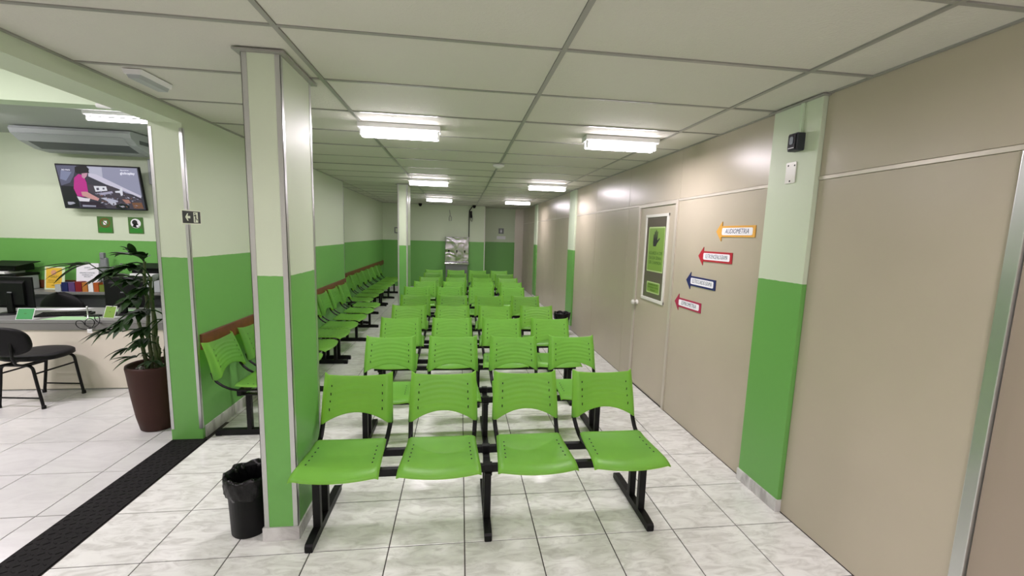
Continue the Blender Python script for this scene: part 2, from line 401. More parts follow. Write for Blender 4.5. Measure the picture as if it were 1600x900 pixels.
# ---- right wall: beige laminate panels with joints, metal rail, painted pilasters, door
wr = onebox('wall_right', (XR+.012, YB, 0), (XR+.15, YREC+.1, H+.02), M['beige_edge'], **S); tag(wr, 'right wall of beige laminate panels')
def panel(y0, y1, z0, z1, m=M['beige'], nm='panel'):
    q = MB(); g = .0025; q.box((XR, y0+g, z0+g), (XR+.02, y1-g, z1-g), 0, .0012); return q.build(nm, m, wr)
ZR = 2.10
jl = [-4.0, -2.45, -1.2, .35, 1.302]
for a, b in zip(jl[:3], jl[1:4]): panel(a, b, 0, ZR-.01); panel(a, b, ZR+.01, H)
panel(.35, 1.302, ZR+.01, H)
lows = [(1.348, 2.25), (2.62, 3.815), (4.70, 5.02), (5.02, 6.28), (6.28, 7.38), (7.80, 9.0), (9.0, 10.2), (10.2, 11.16), (11.54, 12.7), (12.7, 13.8)]
for a, b in lows:
    panel(a, b, .0, ZR-.01)
for a, b in [(1.302, 2.25), (2.62, 3.815), (3.815, 5.02), (5.02, 6.28), (6.28, 7.38), (7.80, 9.0), (9.0, 10.2), (10.2, 11.16), (11.54, 12.7), (12.7, 13.8)]:
    panel(a, b, ZR+.01, H)
q = MB()
for a, b in [(-4.0, 2.25), (2.62, 7.38), (7.8, 11.16), (11.54, 13.8)]: q.box((XR-.004, a, ZR-.011), (XR+.01, b, ZR+.011), 0, .002)
tag(q.build('trim_9', M['beige_edge']), 'slim metal rail along the right wall', kind='structure')
for k, y in enumerate((3.815, 5.02, 6.28, 9.0, 10.2, 12.7)):
    q = MB(); q.box((XR-.002, y-.006, .0), (XR+.01, y+.006, ZR-.012), 0, .001); q.box((XR-.002, y-.006, ZR+.012), (XR+.01, y+.006, H-.004), 0, .001)
    q.build('joint_strip', M['beige'] , wr)
# near door (only its jamb and a strip of leaf show at the right edge)
d2 = onebox('door_2', (XR+.003, .38, .01), (XR+.03, 1.298, ZR-.015), mat('door_leaf_taupe', (150, 138, 122), .4), **S); tag(d2, 'taupe door in aluminium frame at the near end of the right wall')
q = MB(); q.box((XR-.012, 1.302, 0), (XR+.03, 1.348, ZR-.012), 0, .003); q.box((XR-.012, .34, 0), (XR+.03, .38, ZR-.012), 0, .003); q.build('door_frame', M['alu'], d2)
# main door
Y0, Y1 = 3.86, 4.66
door = MB(); door.box((XR+.004, Y0+.003, .012), (XR+.03, Y1-.003, 2.065), 0, .002)
door = tag(door.build('door_1', M['beige']), 'beige laminate door with glazed upper part', kind='structure')
q = MB()
q.box((XR-.012, Y0-.04, 0), (XR+.03, Y0, 2.105), 0, .003); q.box((XR-.012, Y1, 0), (XR+.03, Y1+.04, 2.105), 0, .003); q.box((XR-.0125, Y0, 2.068), (XR+.03, Y1, 2.105), 0, .003)
q.build('door_frame', M['beige_edge'], door)
wy0, wy1, wz0, wz1 = 3.99, 4.50, 1.055, 1.985
q = MB(); f = .03
q.box((XR-.010, wy0-.005, wz0), (XR+.012, wy0+f, wz1), 0, .003); q.box((XR-.010, wy1-f, wz0), (XR+.012, wy1, wz1), 0, .003)
q.box((XR-.0105, wy0-.005, wz0-.005), (XR+.012, wy1, wz0+f), 0, .003); q.box((XR-.0105, wy0-.005, wz1-f), (XR+.012, wy1, wz1), 0, .003)
q.build('window_frame', M['white_frame'], door)
q = MB(); q.box((XR-.001, wy0+f, wz0+f), (XR+.010, wy1-f, wz1-f)); q.build('pane', M['glass_dark'], door)
q = MB(); q.lathe([(0, -.066), (.018, -.066), (.028, -.056), (.029, -.046), (.022, -.034), (.012, -.03), (.012, -.010), (.027, -.008), (.029, 0), (.029, .01)], (XR, 4.615, .985), 20, 0, 'x'); tag(q.build('door_knob', M['white_frame'], door), 'white round door knob')
# pilasters
def pilaster(y0, y1, lab):
    r = empty('pilaster', (XR, (y0+y1)/2, 0), label=lab, cat='pilaster')
    c = (y0+y1)/2
    q = MB(); q.box((-.028, y0-c, .08), (.02, y1-c, H-.004), 0, .002); q.build('shaft', M['wall'], r)
    q = MB(); q.box((-.038, y0-c-.004, .0), (.02, y1-c+.004, .082), 0, .002); q.build('skirting', M['skirt'], r)
    q = MB(); q.box((-.05, y0-c-.02, H-.010), (.02, y1-c+.03, H-.002), 0, .001); q.build('ceiling_angle', M['tbar'], r)
    return r
pilaster(2.25, 2.625, 'wide two-tone green pilaster nearest the camera, carrying the black wall box')
pilaster(7.38, 7.8, 'green and pale green pilaster beyond the door, with a black bin at its foot')
pilaster(11.16, 11.54, 'farthest green and pale green pilaster on the right wall, near the recess')
# free-standing columns
def column(x0, x1, y0, y1, lab):
    cx, cy = (x0+x1)/2, (y0+y1)/2; hx, hy = (x1-x0)/2, (y1-y0)/2
    r = empty('column', (cx, cy, 0), label=lab, cat='column')
    q = MB(); q.box((-hx, -hy, .0), (hx, hy, H)); q.build('shaft', M['wall'], r)
    for sx in (-1, 1):
        for sy in (-1, 1):
            q = MB(); corner(q, sx*hx, sy*hy, sx, sy, .076, H-.014, .024, .0025); q.build('corner_trim', M['alu'], r)
    for (a, b) in (((-hx-.01, -hy-.01, 0), (hx+.01, -hy+.001, .078)), ((-hx-.01, hy-.001, 0), (hx+.01, hy+.01, .078)), ((-hx-.01, -hy+.0012, 0), (-hx+.001, hy-.0012, .078)), ((hx-.001, -hy+.0012, 0), (hx+.01, hy-.0012, .078))):
        q = MB(); q.box(a, b, 0, .0015); q.build('skirting_tile', M['skirt'], r)
    q = MB(); e = .03
    q.box((-hx-e, -hy-e, H-.012), (hx+e, -hy, H-.003)); q.box((-hx-e, hy, H-.012), (hx+e, hy+e, H-.003)); q.box((-hx-e, -hy, H-.012), (-hx, hy, H-.003)); q.box((hx, -hy, H-.012), (hx+e, hy, H-.003))
    q.build('ceiling_collar', M['tbar'], r)
    return r
column(-1.052, -.878, 2.262, 2.675, 'tall two-tone green column in the foreground with steel corner strips, beside the near bin')
column(-1.120, -.945, 7.76, 8.16, 'distant two-tone green column with steel corners, left of the middle chair rows')

# ================================================================ LIGHT FITTINGS
def fixture(x, y, lab=None, n=2, L=.64, z=H, grp='fluorescent ceiling fixtures', pw=1.0):
    r = empty('ceiling_light', (x, y, z), label=lab, cat='ceiling light', group=grp)
    q = MB(); w_ = .075 if n == 2 else .04
    q.prism([(-w_, 0), (w_, 0), (w_-.006, -.034), (w_-.02, -.042), (-w_+.02, -.042), (-w_+.006, -.034)], 'x', -L/2, L/2)
    q.build('housing', M['white'], r)
    for s in ((-.036, .036) if n == 2 else (0,)):
        q = MB(); q.tube([(-L/2+.028, s, -.078), (L/2-.028, s, -.078)], .0185, 14); q.build('tube', M['tube'], r)
        for e in (-1, 1):
            q = MB(); q.box((e*(L/2-.026), s-.014, -.098), (e*(L/2-.012), s+.014, -.04), 0, .003); q.build('socket', M['white'], r)
    ld = bpy.data.lights.new('lamp_light', 'AREA'); ld.shape = 'RECTANGLE'; ld.size = L-.08; ld.size_y = .10 if n == 2 else .035
    ld.energy = LAMP*pw; ld.color = LAMPC; lo = bpy.data.objects.new('lamp_light', ld); C.objects.link(lo); lo.parent = r; lo.location = (0, 0, -.1005)
    return r
for k, (y, d) in enumerate(((3.575, 'nearest row'), (6.95, 'second row'), (10.35, 'third row'))):
    fixture(-.49-(.02 if k else 0), y, 'twin-tube fluorescent fitting left of the centre line, '+d+' from the camera')
    fixture(1.35+(.07 if k == 1 else .04 if k else 0), y-.02, 'twin-tube fluorescent fitting right of the centre line, '+d+' from the camera')
for y, a in ((.2, 'directly above the camera'), (-3.0, 'well behind the camera')):
    for x, b in ((-.49, 'left'), (1.35, 'right')): fixture(x, y, 'twin-tube fluorescent fitting %s, on the %s' % (a, b))
fixture(-3.46, 5.28, 'single bright tube on the reception ceiling above the air conditioner', 1, 1.24, 2.93)
for x, y, z, b in ((-5.9, 5.5, 2.93, 'single-tube fitting over the left end of the reception, out of view'), (-4.7, 2.75, 3.36, 'long twin-tube fitting on the high entrance ceiling before the lintel'), (-4.6, -1.2, 3.36, 'long twin-tube fitting on the high entrance ceiling behind the camera')):
    fixture(x, y, b, 1 if y > 5 else 2, 1.24, z, pw=1.1 if y > 5 else 5.2)
# ================================================================ TANDEM BENCHES
def seat_fn(u, v):
    a = 2*u-1; wd = .205+.022*v
    # v 0 back -> 1 front
    y = .085-.375*v-(.040*(1-a*a))*v**2
    z = .447-.012*math.exp(-((v-.45)/.32)**2)*(1-a*a)-.002
    if v > .8: z -= .022*((v-.8)/.2)**2
    e = max(0, abs(a)-.9)/.1; z -= .010*e*e
    z += .008*math.exp(-(v/.12)**2)
    return (a*wd, y, z)
def back_fn(u, v):
    a = 2*u-1; k = abs(a)
    top = .806+.017*k**2-.017; bot = .573-.058*min(1, k/.82)**2 if k < .82 else .515-.028*(k-.82)/.18
    z = bot+(top-bot)*v
    wd = .2285-.008*v+.006*(1-v)
    t = (z-.49)/.32
    y = .178+.072*t+.032*t*t
    wing = max(0, k-.84)/.16
    y += .052*wing*(1-.4*v)
    y += .010*(1-min(1, k/.8)**2)
    if k < .76 and .12 < v < .88: y += .0011*math.sin((z+.05*a*a-.5)*2*PI/.032)
    x = a*wd
    if k > .84: x = math.copysign(.84*wd+(k-.84)*wd*.8, a)
    return (x, y, z)
def make_bench():
    r = empty('tandem_bench')
    sm = MB(); sm.sheet(seat_fn, 26, 22, .005, 0)
    for s in (-1, 1):
        for i in range(5):
            v = .22+.115*i; p = seat_fn((1+s*.80)/2, v); e = .0012
            pts = circ(.0045, p[0], p[1], 8, .0075); sm.add([(x, y, p[2]+.0062) for x, y in pts], [tuple(range(8))], 1)
    bm_ = MB(); bm_.sheet(back_fn, 40, 36, .005, 0)
    for s in (-1, 1):
        for i in range(4):
            v = .24+.17*i; x, y, z = back_fn((1+s*.70)/2, v)
            bm_.add([(x-.003, y-.0012, z-.010), (x+.003, y-.0012, z-.010), (x+.003, y-.0012, z+.010), (x-.003, y-.0012, z+.010)], [(0, 1, 2, 3)], 1)
    s0 = b0 = p0 = None
    def posts(s):
        q = MB(); X = s*.196
        path = [(X-s*.02, -.20, .404), (X-s*.012, -.05, .404), (X, .06, .405), (X+s*.004, .12, .418), (X+s*.008, .172, .445), (X+s*.012, .212, .478), (X+s*.014, .236, .51), (X+s*.012, .250, .56)]
        q.tube(path, .0085, 10, 0, True, .0145); return q
    first = {}
    def part(nm, mk, mats, loc):
        if nm not in first: o = mk().build(nm, mats, r); first[nm] = o; o.location = loc; return o
        o = first[nm].copy(); C.objects.link(o); o.parent = r; o.location = loc; return o
    for i in range(4):
        x = -.822+.548*i
        part('seat', lambda: sm, [M['chair'], M['slot']], (x, 0, 0)); part('backrest', lambda: bm_, [M['chair'], M['slot']], (x, 0, 0))
        for s in (-1, 1): 
            k = 'post%d' % s
            if k not in first: o = posts(s).build('back_post', M['black'], r); first[k] = o
            else: o = first[k].copy(); C.objects.link(o); o.parent = r
            o.location = (x, 0, 0)
    for y in (-.155, .062):
        q = MB(); q.box((-1.02, y-.016, .355), (1.02, y+.016, .399), 0, .003); q.build('beam', M['black'], r)
    q = MB()
    q.box((-.0205, -.145, .038), (.0205, -.108, .36), 0, .004); q.box((-.0205, -.006, .038), (.0205, .031, .36), 0, .004); q.box((-.021, -.19, .346), (.021, .095, .357), 0, .002)
    for y in (-.155, .062): q.box((-.024, y-.02, .353), (.024, y+.02, .404), 0, .003)
    f_ = MB(); f_.prism([(-.278, .006), (-.278, .036), (-.268, .046), (-.20, .052), (.22, .052), (.268, .046), (.278, .036), (.278, .006)], 'x', -.021, .021)
    for y in (-.255, .255): f_.box((-.018, y-.022, 0), (.018, y+.022, .008))
    for i, x in enumerate((-.962, 0, .962)):
        if i == 0: l0 = q.build('leg', M['black'], r, (x, 0, 0)); f0 = f_.build('foot', M['black'], l0)
        else:
            l = l0.copy(); C.objects.link(l); l.parent = r; l.location = (x, 0, 0); ff = f0.copy(); C.objects.link(ff); ff.parent = l
    return r
bench0 = make_bench()
rows = [(.178, 2.42, 'front', 'nearest the camera'), (.225, 3.42, 'second', ''), (.195, 4.255, 'third', ''), (.19, 5.06, 'fourth', ''), (.175, 5.94, 'fifth', ''),
        (.10, 6.93, 'sixth', ''), (.17, 7.74, 'seventh', ''), (.20, 8.54, 'eighth', ''), (.215, 9.43, 'ninth', ''), (.175, 10.33, 'tenth and last', 'before the steel fountain')]
for i, (x, y, nm, ex) in enumerate(rows):
    b = bench0 if i == 0 else dup(bench0, (x, y, 0))
    b.location = (x, y, 0); b.rotation_euler.z = (0, .004, -.006, .003, -.004, .006, -.008, .003, .004, -.003)[i]
    tag(b, 'four-seat green bench, %s row of the middle block %s' % (nm, ex), 'bench', 'green benches of the middle block')
    b['label'] = b['label'].strip()
for i, (x, y, lab) in enumerate([(-1.712, 4.515, 'four-seat green bench against the left wall, nearest, half hidden by the column'),
        (-1.722, 6.63, 'four-seat green bench against the left wall, second from the camera'),
        (-1.957, 8.862, 'four-seat green bench against the recessed left wall, third from the camera'),
        (-1.957, 10.974, 'four-seat green bench against the left wall in the far corner')]):
    b = dup(bench0, (x, y, 0), PI/2); b['label'] = lab; b['group'] = 'green benches along the left wall'

# ================================================================ WALL SIGNS (right wall)
# on the right wall: text runs toward -y (towards the camera), facing -x
XD = (0, -1, 0); ZD = (0, 0, 1)          # X x Y = (-1,0,0): faces the room
def arrow(yt, zt, ye, ze, col, s, nm, lab, tsz, tsx, ink):
    r = empty('arrow_sign', (XR, yt, zt), label=lab, cat='sign', group='arrow signs beside the door')
    ang = math.atan2(ze-zt, yt-ye); L = math.hypot(yt-ye, ze-zt); ca, sa = math.cos(ang), math.sin(ang)
    X = Vector((0, -ca, sa)); Y = Vector((0, sa, ca))
    q = MB(); hd = .072; h1 = .078; h2 = .043
    pts = [(0, 0), (hd, -h1), (hd, -h2), (L, -h2), (L, h2), (hd, h2), (hd, h1)]
    plate(pts, (-.0005, 0, 0), X, Y, .005, q); q.build('arrow_board', M[col], r)
    q = MB(); plate(rrect(L-hd-.03, .056, .012, hd+.004+(L-hd-.03)/2, 0), (-.0055, 0, 0), X, Y, .0006, q); q.build('name_strip', M['paper'], r)
    c = X*(hd+.004+(L-hd-.03)/2)+Vector((-.0062, 0, 0))
    text(nm, tsz, M[ink], r, c, X, Y, shear=.3, sx=tsx)
arrow(3.186, 1.797, 2.730, 1.797, 'amber', 1, 'AUDIOMETRIA', 'amber arrow sign reading AUDIOMETRIA, topmost of the four', .052, .80, 'navy_ink')
arrow(3.413, 1.589, 2.957, 1.591, 'red', 1, 'ELETROENCEFALOGRAMA', 'red arrow sign reading ELETROENCEFALOGRAMA, second from the top', .050, .50, 'grey_ink')
arrow(3.577, 1.361, 3.134, 1.359, 'navy', 1, 'ELETROCARDIOGRAMA', 'navy blue arrow sign reading ELETROCARDIOGRAMA, third from the top', .050, .55, 'grey_ink')
arrow(3.751, 1.137, 3.311, 1.139, 'magenta', 1, 'ESPIROMETRIA', 'wine red arrow sign reading ESPIROMETRIA, lowest of the four', .050, .76, 'grey_ink')
# posters on the door glass
def poster(y0, y1, z0, z1, lab):
    r = empty('poster', (XR-.001, (y0+y1)/2, (z0+z1)/2), label=lab, cat='poster')
    w_, h_ = y1-y0, z1-z0
    q = MB(); plate(rrect(w_, h_, .012), (0, 0, 0), XD, ZD, .001, q); q.build('border', M['lime_edge'], r)
    q = MB(); plate(rrect(w_-.028, h_-.028, .008), (-.001, 0, 0), XD, ZD, .0004, q); q.build('field', M['lime'], r)
    return r
p = poster(4.045, 4.415, 1.372, 1.852, 'tall lime green notice with a raised black hand on the door glass')
q = MB(); O = (-.0015, 0, 0); P = lambda pts: plate([(a*.13-.020, b*.118+.092) for a, b in pts], O, XD, ZD, .0003, q)
# palm with four fingers and a thumb (viewer's right)
P([(-.34, -.5), (.16, -.5), (.42, .02), (.30, .10), (.34, .22), (-.36, .22), (-.40, -.1)])
P([(-.38, .2), (-.22, .2), (-.24, .55), (-.29, .62), (-.35, .56)])
P([(-.20, .2), (-.02, .2), (-.05, .78), (-.11, .86), (-.17, .78)])
P([(0, .2), (.16, .2), (.15, .92), (.08, 1.0), (.01, .92)])
P([(.18, .2), (.34, .2), (.38, .80), (.32, .87), (.25, .80)])
P([(.14, -.45), (.30, -.22), (.72, .12), (.76, .24), (.68, .26), (.38, .06)])
q.build('hand_symbol', M['black_ink'], p)
for t, z, sx in (('AGUARDE A COR', -.040, .72), ('DA SUA SENHA', -.092, .76), ('SER CHAMADA', -.142, .8)):
    text(t, .050, M['green_ink'], p, (-.0015, 0, z), XD, ZD, sx=sx*1.05)
p = poster(4.085, 4.385, 1.140, 1.262, 'small lime green notice below the hand poster on the door glass')
for t, z in (('AGUARDE SUA VEZ', .030), ('MANTENHA A PORTA', 0), ('FECHADA', -.030)):
    text(t, .026, M['green_ink'], p, (-.0015, 0, z), XD, ZD, sx=.95)
# wall reader with cable duct on the nearest pilaster
XP = XR-.028
r = empty('wall_reader', (XP, 2.385, 2.328), label='small black wall box with lens at the top of the nearest right pilaster', cat='wall box')
q = MB(); q.box((-.055, -.036, -.052), (0, .036, .052), 0, .006); q.build('body', M['speaker'], r)
q = MB(); plate(rrect(.056, .088, .008), (-.055, 0, 0), XD, ZD, .006, q); q.build('face_plate', M['blackpl'], r)
q = MB(); plate(rrect(.026, .046, .01, 0, .008), (-.061, 0, 0), XD, ZD, .003, q); q.build('lens', M['glow'], r)
q = MB(); q.box((-.0625, -.022, -.038), (-.061, .022, -.034)); q.build('indicator', M['paper'], r)
q = MB(); q.box((XP-.014, 2.375, 2.381), (XP, 2.397, H-.011), 0, .002); tag(q.build('cable_duct', M['wall_plain']), 'thin pale duct rising from the wall box to the ceiling', 'cable duct')
r = empty('blank_plate', (XP, 2.432, 2.155), label='white blank cover plate with screw holes below the wall box', cat='cover plate')
q = MB(); plate(rrect(.078, .128, .006), (0, 0, 0), XD, ZD, .006, q); q.build('plate', M['white_frame'], r)
q = MB()
for y, z in ((-.022, .046), (.028, .042), (0, -.05)): plate(circ(.0055, y, z, 10), (-.006, 0, 0), XD, ZD, .0006, q)
q.build('screw_hole', M['slot'], r)
# smoke detector, emergency light
q = MB(); q.lathe([(0, -.038), (.03, -.037), (.048, -.026), (.068, -.014), (.072, 0), (.0, 0)], (0, 0, 0), 28)
tag(q.build('smoke_detector', M['white'], None, (.455, 5.22, H-.002)), 'round white detector on the ceiling over the middle rows', 'detector')
r = empty('emergency_light', (-1.80, 2.78, H), label='unlit white emergency lamp on the ceiling near the left beam', cat='emergency light')
q = MB(); q.prism([(-.05, 0), (.05, 0), (.042, -.026), (-.042, -.026)], 'y', -.125, .125); q.build('housing', M['white'], r)
q = MB(); q.prism([(-.036, -.026), (.036, -.026), (.026, -.046), (-.026, -.046)], 'y', -.115, .115); q.build('diffuser', M['acgrey'], r)
# exit sign on the left wall, facing +x; text dir for viewer: +y
XD2 = (0, 1, 0)
r = empty('exit_sign', (XL, 3.53, 1.787), label='small black exit sign with a left arrow and running figure', cat='sign')
q = MB(); plate(rrect(.235, .108, .003), (0, 0, 0), XD2, ZD, .003, q); q.build('border', M['exit_white'], r)
q = MB(); plate(rrect(.218, .092, .002), (.003, 0, 0), XD2, ZD, .0004, q); q.build('field', M['exit_black'], r)
q = MB(); O = (.0034, 0, 0)
plate([(-.078, 0), (-.052, .028), (-.042, .028), (-.050, .009), (-.018, .009), (-.018, -.009), (-.050, -.009), (-.042, -.028), (-.052, -.028)], O, XD2, ZD, .0004, q)
plate([(.022, -.040), (.076, -.040), (.076, .040), (.022, .040)], O, XD2, ZD, .0004, q); q.build('arrow_symbol', M['exit_white'], r)
q = MB(); O = (.0038, 0, 0)
plate(circ(.006, .040, .030, 12), O, XD2, ZD, .0003, q)
plate([(.036, .020), (.056, .022), (.054, .000), (.064, -.014), (.073, -.016), (.073, -.022), (.058, -.020), (.048, -.006), (.042, -.036), (.034, -.036), (.040, -.004), (.042, .010), (.028, .008), (.024, .012), (.028, .015)], O, XD2, ZD, .0003, q)
q.build('running_figure', M['exit_black'], r)

# ================================================================ BINS, MAT
def bin_(x, y, rt, rb, h, lab, bag):
    r = empty('waste_bin', (x, y, 0), label=lab, cat='bin')
    q = MB(); q.lathe([(0, .004), (rb-.004, 0), (rb, .006), (rt-.006, h-.02), (rt, h-.018), (rt+.002, h), (rt-.006, h), (rt-.010, h-.02), (rb-.008, .012), (0, .010)], (0, 0, 0), 36); q.build('bucket', M['blackpl'], r)
    if bag:
        q = MB(); v = []; n = 72; prof = [(rt*.965, h-.115), (rt*1.03, h-.09), (rt*1.06, h-.05), (rt*1.07, h-.015), (rt*1.05, h+.008), (rt*.97, h+.006), (rt*.90, h-.03), (rt*.78, h-.09), (rt*.7, h-.18), (rt*.3, h-.2), (0, h-.2)]
        for i, (rr, z) in enumerate(prof):
            for k in range(n):
                a = 2*PI*k/n; ex = .006*math.sin(a*9+i)*(.3+.7*math.sin(a*2+1))+.004*math.sin(a*17+i*1.7)
                if i >= 6: ex *= 2.2
                rr_ = max(0, rr+ex*(1 if rr > .02 else 0)); v.append((rr_*math.cos(a), rr_*math.sin(a), z+.007*math.sin(a*7+i*.6)*(1 if i in (0, 4, 5, 6, 7) else .3)))
        f = [(i*n+k, i*n+(k+1) % n, (i+1)*n+(k+1) % n, (i+1)*n+k) for i in range(len(prof)-1) for k in range(n)]
        q.add(v, f, 0, True); q.build('bin_bag', M['bag'], r)
    return r
bin_(-1.176, 2.375, .114, .098, .345, 'small black bin with a crumpled black bag, beside the foreground column', True)
bin_(1.81, 7.10, .135, .11, .38, 'round black bin on the floor by the right wall, beyond the door', True)
q = MB()   # rubber mat strip with raised ridged pattern
q.box((-2.285, 1.0, 0), (-2.025, 3.485, .006), 0, .002)
mt = tag(q.build('rubber_mat', M['rubber']), 'long black textured rubber strip on the threshold', 'mat')
q = MB()
for i in range(64):
    for k in range(6):
        y = 1.02+i*.0385; x = -2.268+k*.0415+(.020 if i % 2 else 0)
        s = 1 if (k+i//2) % 2 else -1; a = s*.6; dx, dy = math.cos(a)*.014, math.sin(a)*.014; nx, ny = -math.sin(a)*.004, math.cos(a)*.004
        if x+.016 > -2.03: continue
        pts = [(x-dx-nx, y-dy-ny), (x+dx-nx, y+dy-ny), (x+dx+nx, y+dy+ny), (x-dx+nx, y-dy+ny)]
        q.add([(*p_, .006) for p_ in pts]+[((p_[0]-x)*.8+x, (p_[1]-y)*.8+y, .009) for p_ in pts], [(4, 5, 6, 7), (0, 1, 5, 4), (1, 2, 6, 5), (2, 3, 7, 6), (3, 0, 4, 7)])
tag(q.build('tread_pattern', M['rubber'], mt), kind='stuff')
# ================================================================ FAR END
# stainless drinking fountain
r = empty('drinking_fountain', (-.098, YF, 0), label='wrinkled stainless steel drinking fountain on legs against the far wall', cat='drinking fountain')
q = MB(); q.box((-.355, -.16, .86), (.355, -.015, 1.612), 0, .01); q.build('back_panel', M['steel'], r)
q = MB(); q.box((-.365, -.46, .80), (.365, -.02, .855), 0, .012); q.box((-.345, -.44, .853), (.345, -.17, .862)); q.build('basin', M['steel'], r)
q = MB(); q.box((-.33, -.40, .30), (.33, -.03, .80), 0, .01); q.build('cabinet', mat('dull_steel', (120, 124, 122), .35, metal=.7), r)
for x in (-.24, 0, .24):
    q = MB(); q.tube([(x, -.15, 1.18), (x, -.20, 1.18), (x, -.215, 1.165), (x, -.215, 1.14)], .011, 10); q.lathe([(0, .03), (.022, .028), (.022, 0), (0, 0)], (x, -.20, 1.185), 14); q.build('tap', M['blackpl'], r)
for sx in (-.30, .30):
    for y in (-.40, -.08):
        q = MB(); q.box((sx-.018, y-.018, 0), (sx+.018, y+.018, .34)); q.build('leg', M['alu'], r)
q = MB(); q.tube([(.36, 12.86, 2.55), (.27, 12.875, 2.42), (.262, 12.875, 2.30), (.262, 12.87, 2.15), (.262, 12.87, 1.62)], .013, 8)
tag(q.build('supply_cable', M['blackpl']), 'black cable dropping from the ceiling to the steel fountain', 'cable')
q = MB(); q.box((.283, 12.79, 2.20), (.345, 12.895, 2.40), 0, .01); q.tube([(.30, 12.83, 2.21), (.31, 12.83, 2.12), (.34, 12.84, 2.09), (.36, 12.84, 2.16), (.345, 12.83, 2.3)], .007, 8)
tag(q.build('power_adapter', M['blackpl']), 'black adapter with a looped lead hanging high on the far wall', 'adapter')
q = MB(); q.tube([(-.33, 12.89, 2.42), (-.31, 12.89, 2.27), (-.34, 12.885, 2.20), (-.34, 12.885, 2.10), (-.27, 12.885, 2.10), (-.27, 12.885, 2.20), (-.31, 12.89, 2.25)], .007, 8)
tag(q.build('hanging_wire', M['grey']), 'thin grey wire loop high on the far wall', 'wire')
for x, y, lb in ((-1.17, 12.6, 'tiny black dome camera at the ceiling left of the fountain'), (.40, 12.6, 'tiny black dome camera at the ceiling right of the fountain')):
    q = MB(); q.lathe([(0, -.09), (.03, -.08), (.045, -.05), (.05, -.02), (.055, 0), (0, 0)], (0, 0, 0), 16); tag(q.build('dome_camera', M['blackpl'], None, (x, y, H-.003)), lb, 'camera')
XF = (1, 0, 0)
r = empty('toilet_sign', (1.335, YREC, 1.84), label='grey square toilet sign with a white figure on the recessed far wall', cat='sign')
q = MB(); plate(rrect(.175, .18, .005), (0, 0, 0), XF, ZD, .004, q); q.build('board', M['grey'], r)
q = MB(); plate(circ(.014, 0, .05, 12), (0, -.004, 0), XF, ZD, .0006, q); plate([(-.02, .03), (.02, .03), (.03, -.03), (.012, -.03), (.01, -.07), (-.01, -.07), (-.012, -.03), (-.03, -.03)], (0, -.004, 0), XF, ZD, .0006, q); q.build('figure', M['paper'], r)
q = MB(); plate(rrect(.29, .10, .004), (1.34, YREC, 1.625), XF, ZD, .003, q); tag(q.build('door_plaque', M['paper']), 'pale oblong plaque below the toilet sign', 'sign')
r = empty('wall_frame', (-1.875, YF, 1.765), label='small dark framed notice on the far wall, half behind the distant column', cat='sign')
q = MB(); plate(rrect(.16, .18, .004), (0, 0, 0), XF, ZD, .006, q); q.build('frame', M['grey'], r)
q = MB(); plate(rrect(.10, .12, .004), (0, -.006, 0), XF, ZD, .0006, q); q.build('notice', M['pale_border'], r)

# ================================================================ RECEPTION
WY = 6.8
